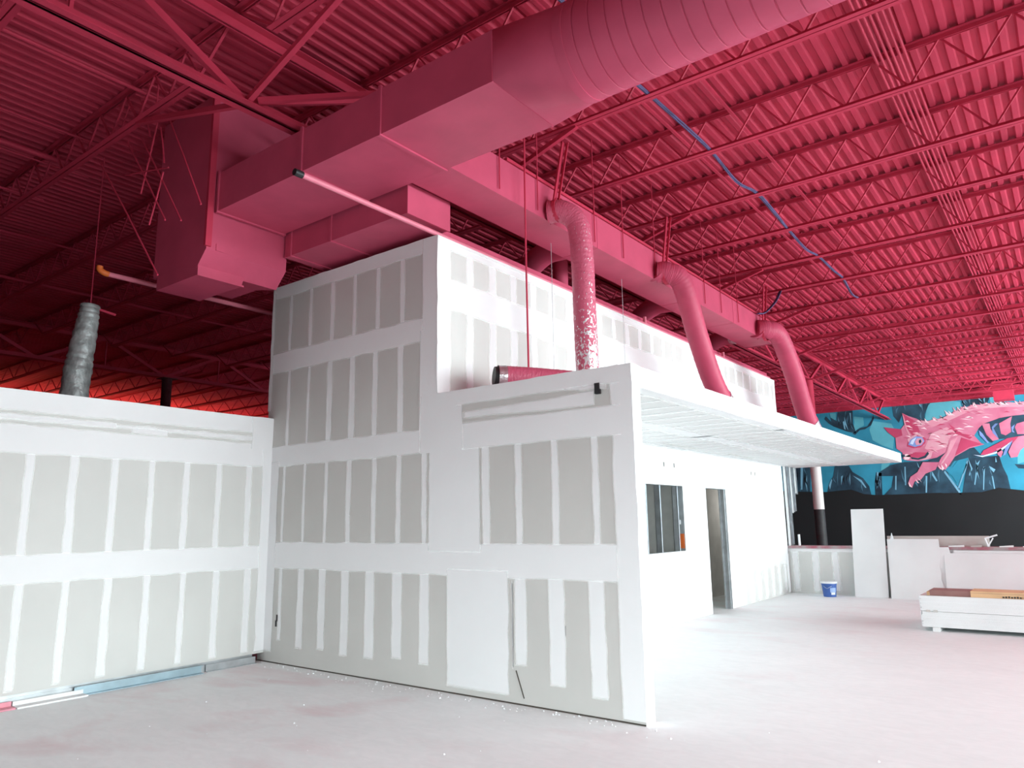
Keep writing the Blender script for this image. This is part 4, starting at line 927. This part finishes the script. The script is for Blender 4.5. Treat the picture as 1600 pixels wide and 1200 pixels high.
('fur_stroke','beast_deep',6.5,'beast',[(-2.4,4.53),(-2.22,4.52),(-2.07,4.42),(-2.23,4.48)]),
('fur_stroke','beast_pale',6.5,'beast',[(2.37,5.57),(2.55,5.52),(2.69,5.4),(2.53,5.49)]),
('fur_stroke','beast_pale',6.5,'beast',[(-0.8,4.69),(-0.69,4.76),(-0.57,4.71),(-0.68,4.71)]),
('fur_stroke','beast_light',6.5,'beast',[(1.28,5.53),(1.43,5.56),(1.55,5.47),(1.42,5.5)]),
('fur_stroke','beast_deep',6.5,'beast',[(1.59,5.48),(1.71,5.49),(1.81,5.41),(1.7,5.45)]),
('fur_stroke','beast_mid',6.5,'beast',[(-1.84,4.57),(-1.64,4.65),(-1.43,4.61),(-1.64,4.6)]),
('fur_stroke','beast_pale',6.5,'beast',[(-1.6,4.82),(-1.45,4.82),(-1.3,4.76),(-1.45,4.79)]),
('fur_stroke','beast_pale',6.5,'beast',[(-0.73,4.96),(-0.53,5.0),(-0.35,4.92),(-0.54,4.95)]),
('fur_stroke','beast_deep',6.5,'beast',[(-2.57,4.77),(-2.47,4.77),(-2.39,4.71),(-2.48,4.74)]),
('fur_stroke','beast_pale',6.5,'beast',[(-0.41,5.18),(-0.3,5.15),(-0.21,5.08),(-0.31,5.13)]),
('fur_stroke','beast_pale',6.5,'beast',[(-2.2,4.93),(-2.03,4.94),(-1.89,4.84),(-2.04,4.89)]),
('fur_stroke','beast_deep',6.5,'beast',[(0.06,5.5),(0.2,5.52),(0.33,5.47),(0.19,5.49)]),
('fur_stroke','beast_deep',6.5,'beast',[(1.74,5.82),(1.85,5.84),(1.92,5.75),(1.83,5.79)]),
('fur_stroke','beast_deep',6.5,'beast',[(-0.79,4.9),(-0.65,4.9),(-0.53,4.84),(-0.66,4.87)]),
('fur_stroke','beast_deep',6.5,'beast',[(-1.1,4.74),(-0.91,4.78),(-0.71,4.76),(-0.9,4.75)]),
('fur_stroke','beast_light',6.5,'beast',[(-0.13,5.58),(0.0,5.57),(0.1,5.49),(-0.01,5.54)]),
('fur_stroke','beast_mid',6.5,'beast',[(-2.27,3.9),(-2.14,3.98),(-2.01,3.92),(-2.14,3.92)]),
('fur_stroke','beast_deep',6.5,'beast',[(-1.33,5.15),(-1.16,5.22),(-0.98,5.17),(-1.16,5.16)]),
('fur_stroke','beast_light',6.5,'beast',[(-2.04,4.62),(-1.94,4.65),(-1.85,4.6),(-1.94,4.61)]),
('fur_stroke','beast_pale',6.5,'beast',[(-2.47,5.26),(-2.29,5.25),(-2.17,5.12),(-2.32,5.19)]),
('fur_stroke','beast_deep',6.5,'beast',[(-1.09,5.37),(-0.97,5.41),(-0.88,5.33),(-0.98,5.35)]),
('fur_stroke','beast_mid',6.5,'beast',[(-0.48,4.99),(-0.29,4.93),(-0.14,4.81),(-0.31,4.9)]),
('fur_stroke','beast_mid',6.5,'beast',[(3.78,5.22),(3.89,5.24),(3.97,5.15),(3.87,5.19)]),
('fur_stroke','beast_pale',6.5,'beast',[(-1.89,5.1),(-1.75,5.13),(-1.66,5.03),(-1.77,5.07)]),
('fur_stroke','beast_pale',6.5,'beast',[(2.06,5.47),(2.24,5.47),(2.4,5.37),(2.23,5.42)]),
('fur_stroke','beast_mid',6.5,'beast',[(0.42,5.67),(0.56,5.69),(0.7,5.63),(0.56,5.65)]),
('fur_stroke','beast_mid',6.5,'beast',[(-1.52,5.16),(-1.34,5.1),(-1.18,4.99),(-1.35,5.08)]),
('fur_stroke','beast_deep',6.5,'beast',[(-1.09,4.36),(-0.96,4.34),(-0.86,4.26),(-0.97,4.31)]),
('fur_stroke','beast_pale',6.5,'beast',[(-1.64,4.21),(-1.48,4.16),(-1.35,4.07),(-1.49,4.14)]),
('fur_stroke','beast_pale',6.5,'beast',[(-2.44,5.43),(-2.33,5.47),(-2.25,5.38),(-2.34,5.41)]),
('fur_stroke','beast_mid',6.5,'beast',[(1.6,5.63),(1.71,5.68),(1.83,5.65),(1.72,5.64)]),
('fur_stroke','beast_mid',6.5,'beast',[(-1.02,4.63),(-0.87,4.6),(-0.74,4.5),(-0.88,4.57)]),
('fur_stroke','beast_light',6.5,'beast',[(-2.27,4.68),(-2.15,4.71),(-2.04,4.65),(-2.15,4.67)]),
('fur_stroke','beast_light',6.5,'beast',[(-1.13,5.27),(-0.93,5.29),(-0.73,5.26),(-0.93,5.27)]),
('fur_stroke','beast_light',6.5,'beast',[(-1.86,5.23),(-1.77,5.29),(-1.68,5.23),(-1.77,5.24)]),
('fur_stroke','beast_pale',6.5,'beast',[(-2.4,4.13),(-2.23,4.1),(-2.08,4.02),(-2.24,4.08)]),
('fur_stroke','beast_deep',6.5,'beast',[(-1.46,4.53),(-1.28,4.52),(-1.16,4.4),(-1.3,4.47)]),
('fur_stroke','beast_mid',6.5,'beast',[(-2.2,4.9),(-2.01,4.88),(-1.87,4.76),(-2.03,4.84)]),
('fur_stroke','beast_deep',6.5,'beast',[(-1.27,5.04),(-1.16,5.05),(-1.09,4.97),(-1.18,5.01)]),
('fur_stroke','beast_pale',6.5,'beast',[(-1.36,4.36),(-1.19,4.35),(-1.06,4.24),(-1.21,4.31)]),
('fur_stroke','beast_pale',6.5,'beast',[(1.76,5.7),(1.91,5.67),(2.03,5.57),(1.9,5.64)]),
('fur_stroke','beast_pale',6.5,'beast',[(-2.17,5.3),(-2.06,5.35),(-1.94,5.31),(-2.06,5.31)]),
('fur_stroke','beast_light',6.5,'beast',[(0.27,5.45),(0.48,5.46),(0.67,5.39),(0.48,5.42)]),
('fur_stroke','beast_pale',6.5,'beast',[(-0.38,5.01),(-0.2,5.06),(-0.03,4.99),(-0.2,5.0)]),
('fur_stroke','beast_pale',6.5,'beast',[(-0.23,5.37),(-0.1,5.39),(0.0,5.33),(-0.11,5.35)]),
('fur_stroke','beast_pale',6.5,'beast',[(-2.1,5.24),(-1.92,5.24),(-1.75,5.18),(-1.93,5.21)]),
('fur_stroke','beast_light',6.5,'beast',[(-2.16,4.4),(-1.98,4.45),(-1.79,4.39),(-1.98,4.4)]),
('fur_stroke','beast_light',6.5,'beast',[(-1.69,5.12),(-1.57,5.16),(-1.46,5.11),(-1.58,5.12)]),
('fur_stroke','beast_mid',6.5,'beast',[(-1.25,4.8),(-1.13,4.82),(-1.02,4.77),(-1.13,4.79)]),
('fur_stroke','beast_deep',6.5,'beast',[(-2.05,4.97),(-1.94,4.99),(-1.83,4.94),(-1.94,4.96)]),
('fur_stroke','beast_mid',6.5,'beast',[(-2.15,5.45),(-2.04,5.45),(-1.96,5.39),(-2.05,5.42)]),
('fur_stroke','beast_mid',6.5,'beast',[(-0.18,5.69),(-0.02,5.76),(0.14,5.7),(-0.02,5.7)]),
('fur_stroke','beast_pale',6.5,'beast',[(-0.3,5.39),(-0.15,5.43),(-0.01,5.35),(-0.16,5.37)]),
('fur_stroke','beast_light',6.5,'beast',[(2.74,5.29),(2.94,5.34),(3.15,5.31),(2.95,5.3)]),
('fur_stroke','beast_pale',6.5,'beast',[(-0.47,5.35),(-0.27,5.34),(-0.08,5.27),(-0.27,5.31)]),
('fur_stroke','beast_deep',6.5,'beast',[(3.02,5.59),(3.18,5.6),(3.29,5.49),(3.16,5.55)]),
('fur_stroke','beast_light',6.5,'beast',[(-1.11,4.75),(-0.95,4.77),(-0.82,4.66),(-0.96,4.71)]),
('fur_stroke','beast_light',6.5,'beast',[(2.8,5.52),(3.01,5.54),(3.19,5.43),(3.0,5.48)]),
('fur_stroke','beast_mid',6.5,'beast',[(2.41,5.67),(2.6,5.65),(2.75,5.52),(2.58,5.6)]),
('fur_stroke','beast_deep',6.5,'beast',[(-2.33,4.56),(-2.2,4.57),(-2.11,4.5),(-2.22,4.53)]),
('fur_stroke','beast_mid',6.5,'beast',[(-0.86,5.19),(-0.75,5.17),(-0.66,5.1),(-0.76,5.15)]),
('fur_stroke','beast_mid',6.5,'beast',[(1.66,5.36),(1.79,5.37),(1.91,5.31),(1.78,5.34)]),
('fur_stroke','beast_pale',6.5,'beast',[(-1.57,4.68),(-1.39,4.66),(-1.23,4.56),(-1.4,4.63)]),
('fur_stroke','beast_light',6.5,'beast',[(-1.36,4.4),(-1.17,4.44),(-0.97,4.41),(-1.17,4.41)]),
('fur_stroke','beast_mid',6.5,'beast',[(-2.12,4.62),(-1.91,4.62),(-1.74,4.5),(-1.93,4.56)]),
('fur_stroke','beast_mid',6.5,'beast',[(-1.18,4.98),(-1.02,4.96),(-0.89,4.88),(-1.03,4.93)]),
('fur_stroke','beast_pale',6.5,'beast',[(-2.47,4.84),(-2.32,4.82),(-2.23,4.71),(-2.35,4.78)]),
('fur_stroke','beast_mid',6.5,'beast',[(3.46,4.98),(3.63,4.99),(3.76,4.88),(3.61,4.93)]),
('fur_stroke','beast_pale',6.5,'beast',[(0.27,5.34),(0.41,5.37),(0.54,5.29),(0.4,5.32)]),
('fur_stroke','beast_light',6.5,'beast',[(-0.26,4.64),(-0.15,4.67),(-0.07,4.6),(-0.16,4.62)]),
('fur_stroke','beast_pale',6.5,'beast',[(-1.41,4.74),(-1.3,4.75),(-1.23,4.65),(-1.32,4.7)]),
('fur_stroke','beast_pale',6.5,'beast',[(-1.86,4.03),(-1.76,4.04),(-1.68,3.97),(-1.77,4.01)]),
('fur_stroke','beast_light',6.5,'beast',[(0.2,5.68),(0.32,5.7),(0.39,5.6),(0.3,5.65)]),
('fur_stroke','beast_pale',6.5,'beast',[(-0.74,4.89),(-0.55,4.88),(-0.37,4.82),(-0.55,4.86)]),
('fur_stroke','beast_deep',6.5,'beast',[(-1.78,4.23),(-1.57,4.2),(-1.39,4.09),(-1.58,4.17)]),
('fur_stroke','beast_light',6.5,'beast',[(-1.68,4.84),(-1.55,4.88),(-1.41,4.86),(-1.55,4.85)]),
('fur_stroke','beast_deep',6.5,'beast',[(-0.99,4.82),(-0.79,4.84),(-0.6,4.75),(-0.8,4.79)]),
('fur_stroke','beast_light',6.5,'beast',[(0.06,5.44),(0.19,5.47),(0.32,5.44),(0.19,5.44)]),
('fur_stroke','beast_light',6.5,'beast',[(0.11,5.57),(0.26,5.61),(0.4,5.52),(0.25,5.55)]),
('fur_stroke','beast_pale',6.5,'beast',[(-2.05,5.41),(-1.93,5.44),(-1.85,5.35),(-1.95,5.38)]),
('fur_stroke','beast_deep',6.5,'beast',[(0.0,5.62),(0.13,5.59),(0.23,5.51),(0.12,5.57)]),
('fur_stroke','beast_mid',6.5,'beast',[(-2.2,5.34),(-2.07,5.39),(-1.92,5.36),(-2.06,5.35)]),
('fur_stroke','beast_mid',6.5,'beast',[(-2.11,4.86),(-1.91,4.91),(-1.7,4.88),(-1.91,4.88)]),
('fur_stroke','beast_mid',6.5,'beast',[(-1.67,4.29),(-1.57,4.32),(-1.47,4.27),(-1.57,4.28)]),
('fur_stroke','beast_deep',6.5,'beast',[(-0.96,4.94),(-0.83,5.02),(-0.68,4.97),(-0.82,4.96)]),
('fur_stroke','beast_deep',6.5,'beast',[(0.99,5.47),(1.12,5.51),(1.23,5.44),(1.11,5.46)]),
('fur_stroke','beast_deep',6.5,'beast',[(-1.07,4.77),(-0.91,4.81),(-0.75,4.76),(-0.91,4.77)]),
('fur_stroke','beast_deep',6.5,'beast',[(0.33,5.79),(0.47,5.82),(0.61,5.78),(0.47,5.79)]),
('fur_stroke','beast_deep',6.5,'beast',[(-1.93,4.66),(-1.72,4.65),(-1.53,4.56),(-1.73,4.62)]),
('fur_stroke','beast_light',6.5,'beast',[(-1.67,4.85),(-1.53,4.88),(-1.39,4.82),(-1.53,4.84)]),
('fur_tuft','beast_light',6.2,'beast',[(-1.68,5.22),(-1.82,5.31),(-1.85,5.47),(-1.77,5.34)]),
('fur_tuft','beast_light',6.2,'beast',[(-1.8,5.23),(-1.95,5.3),(-1.99,5.46),(-1.9,5.34)]),
('fur_tuft','beast_pale',6.2,'beast',[(-1.72,5.23),(-1.86,5.25),(-1.91,5.38),(-1.82,5.3)]),
('fur_tuft','beast_pale',6.2,'beast',[(-1.56,5.28),(-1.69,5.35),(-1.71,5.5),(-1.64,5.39)]),
('fur_tuft','beast_light',6.2,'beast',[(-1.35,5.26),(-1.51,5.26),(-1.62,5.39),(-1.48,5.32)]),
('fur_tuft','beast_light',6.2,'beast',[(-1.59,5.28),(-1.76,5.32),(-1.87,5.47),(-1.73,5.37)]),
('fur_tuft','beast_pale',6.2,'beast',[(-1.17,5.31),(-1.32,5.36),(-1.38,5.5),(-1.28,5.4)]),
('fur_tuft','beast_pale',6.2,'beast',[(-1.28,5.32),(-1.4,5.38),(-1.42,5.52),(-1.35,5.42)]),
('fur_tuft','beast_light',6.2,'beast',[(-1.1,5.3),(-1.29,5.37),(-1.39,5.54),(-1.25,5.42)]),
('fur_tuft','beast_light',6.2,'beast',[(-0.79,5.38),(-0.9,5.46),(-0.89,5.6),(-0.85,5.49)]),
('fur_tuft','beast_pale',6.2,'beast',[(-1.0,5.4),(-1.11,5.43),(-1.12,5.55),(-1.06,5.47)]),
('fur_tuft','beast_light',6.2,'beast',[(-0.95,5.4),(-1.09,5.43),(-1.16,5.56),(-1.06,5.47)]),
('fur_tuft','beast_pale',6.2,'beast',[(-0.62,5.5),(-0.78,5.56),(-0.84,5.72),(-0.74,5.61)]),
('fur_tuft','beast_pale',6.2,'beast',[(-0.78,5.51),(-0.91,5.54),(-0.95,5.66),(-0.87,5.58)]),
('fur_tuft','beast_pale',6.2,'beast',[(-0.71,5.5),(-0.89,5.58),(-0.98,5.76),(-0.85,5.63)]),
('fur_tuft','beast_light',6.2,'beast',[(-0.51,5.61),(-0.64,5.7),(-0.67,5.86),(-0.59,5.73)]),
('fur_tuft','beast_light',6.2,'beast',[(-0.4,5.6),(-0.52,5.7),(-0.52,5.85),(-0.47,5.73)]),
('fur_tuft','beast_pale',6.2,'beast',[(-0.37,5.6),(-0.49,5.69),(-0.5,5.85),(-0.44,5.72)]),
('fur_tuft','beast_pale',6.2,'beast',[(-0.17,5.68),(-0.29,5.71),(-0.32,5.83),(-0.25,5.75)]),
('fur_tuft','beast_light',6.2,'beast',[(-0.16,5.68),(-0.33,5.72),(-0.42,5.87),(-0.3,5.77)]),
('fur_tuft','beast_pale',6.2,'beast',[(-0.1,5.67),(-0.23,5.74),(-0.27,5.89),(-0.19,5.78)]),
('fur_tuft','beast_light',6.2,'beast',[(0.12,5.75),(-0.01,5.77),(-0.06,5.89),(0.03,5.81)]),
('fur_tuft','beast_pale',6.2,'beast',[(0.15,5.74),(0.03,5.83),(0.04,5.97),(0.09,5.85)]),
('fur_tuft','beast_pale',6.2,'beast',[(0.19,5.74),(0.07,5.83),(0.08,5.98),(0.13,5.85)]),
('fur_tuft','beast_light',6.2,'beast',[(0.46,5.76),(0.32,5.8),(0.26,5.93),(0.36,5.84)]),
('fur_tuft','beast_pale',6.2,'beast',[(0.63,5.74),(0.5,5.8),(0.48,5.93),(0.55,5.83)]),
('fur_tuft','beast_pale',6.2,'beast',[(0.58,5.75),(0.47,5.79),(0.46,5.91),(0.52,5.83)]),
('fur_tuft','beast_pale',6.2,'beast',[(0.99,5.74),(0.82,5.78),(0.72,5.92),(0.85,5.83)]),
('fur_tuft','beast_light',6.2,'beast',[(0.86,5.75),(0.69,5.78),(0.6,5.92),(0.73,5.83)]),
('fur_tuft','beast_light',6.2,'beast',[(0.95,5.74),(0.82,5.8),(0.8,5.93),(0.87,5.83)]),
('fur_tuft','beast_pale',6.2,'beast',[(1.15,5.73),(0.97,5.79),(0.87,5.96),(1.01,5.84)]),
('fur_tuft','beast_pale',6.2,'beast',[(1.23,5.72),(1.07,5.79),(1.0,5.95),(1.11,5.83)]),
('fur_tuft','beast_light',6.2,'beast',[(1.14,5.73),(1.03,5.83),(1.03,5.98),(1.08,5.85)]),
('fur_tuft','beast_light',6.2,'beast',[(1.7,5.69),(1.52,5.73),(1.41,5.88),(1.55,5.78)]),
('fur_tuft','beast_pale',6.2,'beast',[(1.63,5.7),(1.47,5.74),(1.39,5.88),(1.5,5.78)]),
('fur_tuft','beast_light',6.2,'beast',[(1.66,5.7),(1.55,5.76),(1.56,5.89),(1.6,5.79)]),
('paint_streak','streak_dim',3,'',[(-4.42,5.24),(-4.51,5.35),(-4.53,5.49),(-4.48,5.36)]),
('paint_streak','bark_black',3,'',[(-5.03,5.46),(-5.02,5.61),(-4.93,5.73),(-4.98,5.6)]),
('paint_streak','streak_dim',3,'',[(-4.62,5.49),(-4.69,5.71),(-4.59,5.93),(-4.61,5.71)]),
('paint_streak','streak',3,'',[(-4.65,5.24),(-4.77,5.54),(-4.76,5.87),(-4.71,5.55)]),
('paint_streak','streak_dim',3,'',[(-4.94,5.55),(-5.04,5.74),(-5.03,5.95),(-4.99,5.75)]),
('paint_streak','streak_dim',3,'',[(-4.74,5.85),(-4.71,6.04),(-4.62,6.21),(-4.68,6.03)]),
('paint_streak','bark_black',3,'',[(-4.55,5.28),(-4.64,5.6),(-4.65,5.94),(-4.6,5.61)]),
('paint_streak','bark_black',3,'',[(-5.01,2.95),(-5.08,3.16),(-4.98,3.34),(-5.01,3.15)]),
('paint_streak','streak_dim',3,'',[(-4.81,2.83),(-4.88,3.15),(-4.88,3.47),(-4.85,3.15)]),
('paint_streak','streak_dim',3,'',[(-5.35,3.02),(-5.45,3.13),(-5.46,3.27),(-5.41,3.15)]),
('paint_streak','streak_dim',3,'',[(-5.3,2.87),(-5.3,3.25),(-5.22,3.63),(-5.26,3.25)]),
('paint_streak','streak',3,'',[(-4.79,2.89),(-4.81,3.17),(-4.75,3.44),(-4.77,3.16)]),
('paint_streak','streak_dim',3,'',[(-4.32,2.61),(-4.38,2.82),(-4.33,3.03),(-4.33,2.82)]),
('paint_streak','bark_black',3,'',[(-4.89,3.05),(-4.92,3.24),(-4.83,3.41),(-4.87,3.23)]),
('paint_streak','streak_dim',3,'',[(-3.57,2.99),(-3.71,3.1),(-3.69,3.28),(-3.64,3.13)]),
('paint_streak','streak_dim',3,'',[(-3.8,2.79),(-3.79,3.06),(-3.69,3.32),(-3.75,3.06)]),
('paint_streak','streak_dim',3,'',[(-3.61,2.66),(-3.66,2.87),(-3.57,3.06),(-3.6,2.86)]),
('paint_streak','streak_dim',3,'',[(-3.79,2.69),(-3.76,2.85),(-3.65,2.96),(-3.72,2.83)]),
('paint_streak','streak_dim',3,'',[(-3.72,2.73),(-3.76,2.87),(-3.66,2.99),(-3.7,2.86)]),
('paint_streak','bark_black',3,'',[(-3.73,2.73),(-3.8,3.02),(-3.73,3.31),(-3.73,3.02)]),
('paint_streak','bark_black',3,'',[(-3.75,2.81),(-3.73,3.05),(-3.61,3.25),(-3.68,3.03)]),
('paint_streak','streak',3,'',[(-2.04,3.36),(-2.14,3.55),(-2.17,3.75),(-2.11,3.56)]),
('paint_streak','streak_dim',3,'',[(-2.64,2.76),(-2.76,3.11),(-2.78,3.49),(-2.72,3.12)]),
('paint_streak','streak_dim',3,'',[(-1.76,2.9),(-1.75,3.27),(-1.61,3.61),(-1.69,3.26)]),
('paint_streak','streak_dim',3,'',[(-2.0,2.73),(-2.01,2.9),(-1.93,3.05),(-1.97,2.89)]),
('paint_streak','streak',3,'',[(-1.85,3.29),(-1.95,3.47),(-1.98,3.67),(-1.92,3.48)]),
('paint_streak','streak_dim',3,'',[(-1.45,2.85),(-1.49,3.17),(-1.39,3.47),(-1.43,3.16)]),
('paint_streak','streak_dim',3,'',[(-2.23,2.73),(-2.32,2.89),(-2.24,3.05),(-2.24,2.89)]),
('paint_streak','streak',3,'',[(-0.07,2.92),(-0.15,3.23),(-0.11,3.55),(-0.1,3.23)]),
('paint_streak','bark_black',3,'',[(-0.05,2.87),(-0.1,3.22),(-0.06,3.57),(-0.06,3.22)]),
('paint_streak','streak',3,'',[(-0.12,3.32),(-0.12,3.53),(0.03,3.68),(-0.05,3.5)]),
('paint_streak','streak_dim',3,'',[(0.3,2.66),(0.22,2.77),(0.26,2.91),(0.27,2.78)]),
('paint_streak','streak_dim',3,'',[(0.07,3.15),(0.06,3.32),(0.18,3.44),(0.12,3.3)]),
('paint_streak','streak_dim',3,'',[(0.39,2.93),(0.31,3.21),(0.3,3.51),(0.34,3.22)]),
('paint_streak','streak_dim',3,'',[(-0.32,2.84),(-0.36,3.15),(-0.31,3.45),(-0.32,3.15)]),
('paint_streak','streak_dim',3,'',[(-2.74,5.97),(-2.73,6.17),(-2.65,6.36),(-2.7,6.16)]),
('paint_streak','streak_dim',3,'',[(-2.73,5.78),(-2.73,5.95),(-2.6,6.07),(-2.67,5.93)]),
('paint_streak','streak_dim',3,'',[(-1.82,5.42),(-1.87,5.61),(-1.8,5.79),(-1.81,5.61)]),
('paint_streak','streak',3,'',[(-1.78,5.95),(-1.85,6.08),(-1.78,6.21),(-1.79,6.08)]),
('paint_streak','streak_dim',3,'',[(-2.37,5.9),(-2.43,6.15),(-2.33,6.38),(-2.36,6.14)]),
('paint_streak','streak_dim',3,'',[(-1.56,6.05),(-1.67,6.16),(-1.62,6.3),(-1.6,6.18)]),
('paint_streak','streak_dim',3,'',[(-1.73,5.76),(-1.79,6.02),(-1.71,6.26),(-1.73,6.01)]),
('paint_streak','bark_black',3,'',[(-0.25,5.87),(-0.33,5.99),(-0.3,6.13),(-0.28,6.0)]),
('paint_streak','streak_dim',3,'',[(-0.14,5.94),(-0.25,6.05),(-0.22,6.21),(-0.19,6.07)]),
('paint_streak','streak',3,'',[(0.36,5.95),(0.25,6.06),(0.22,6.21),(0.29,6.08)]),
('paint_streak','streak_dim',3,'',[(-0.06,5.9),(-0.1,6.06),(-0.01,6.2),(-0.04,6.05)]),
('paint_streak','streak',3,'',[(0.43,5.87),(0.4,6.03),(0.47,6.17),(0.45,6.02)]),
('paint_streak','streak_dim',3,'',[(-0.33,5.83),(-0.34,5.97),(-0.27,6.09),(-0.3,5.96)]),
('paint_streak','streak',3,'',[(-0.2,5.91),(-0.3,6.05),(-0.34,6.22),(-0.27,6.06)]),
('paint_streak','bark_black',3,'',[(3.26,3.16),(3.18,3.34),(3.24,3.52),(3.25,3.34)]),
('paint_streak','bark_black',3,'',[(2.79,3.49),(2.77,3.66),(2.85,3.81),(2.82,3.65)]),
('paint_streak','streak_dim',3,'',[(2.6,3.08),(2.48,3.18),(2.51,3.34),(2.55,3.21)]),
('paint_streak','streak',3,'',[(3.09,3.35),(3.03,3.54),(3.07,3.74),(3.07,3.54)]),
('paint_streak','streak_dim',3,'',[(2.47,2.77),(2.48,3.05),(2.58,3.31),(2.52,3.04)]),
('paint_streak','streak',3,'',[(3.4,2.75),(3.27,3.12),(3.29,3.51),(3.34,3.13)]),
('paint_streak','bark_black',3,'',[(3.3,3.13),(3.18,3.36),(3.19,3.61),(3.24,3.37)]),
('paint_streak','bark_black',3,'',[(-6.7,2.9),(-6.69,3.24),(-6.57,3.56),(-6.64,3.23)]),
('paint_streak','streak',3,'',[(-7.23,3.12),(-7.28,3.33),(-7.16,3.51),(-7.2,3.32)]),
('paint_streak','streak_dim',3,'',[(-6.55,3.44),(-6.65,3.62),(-6.66,3.84),(-6.61,3.64)]),
('paint_streak','bark_black',3,'',[(-6.94,3.12),(-6.99,3.38),(-6.91,3.63),(-6.93,3.37)]),
('paint_streak','streak_dim',3,'',[(-6.89,2.65),(-6.89,2.82),(-6.82,2.97),(-6.86,2.81)]),
('paint_streak','bark_black',3,'',[(-6.51,2.8),(-6.65,3.16),(-6.65,3.55),(-6.59,3.17)]),
('paint_streak','streak',3,'',[(-6.59,2.67),(-6.64,3.06),(-6.54,3.43),(-6.57,3.05)])]

for l in MURAL: paint(l[0], l[1], l[2], l[3], l[4])
# forest painted on beyond the piece in view
for x0, w, h in ((-9.5, 1.6, 6.2), (-14, 2.1, 6.3), (-19, 1.4, 6.1), (-26, 2.0, 6.3), (-33, 1.7, 6.2)):
    paint('painted_trunk', 'tree', 2, '', [(x0-w, 2.3), (x0-w*.45, 3.4), (x0-w*.3, h), (x0+w*.35, h), (x0+w*.4, 3.6), (x0+w, 2.3)])
paint('black_band', 'mural_black', 3, '', [(-40.9, 0), (11.9, 0), (11.9, 2.4), (-2, 2.45), (-40.9, 2.5)])
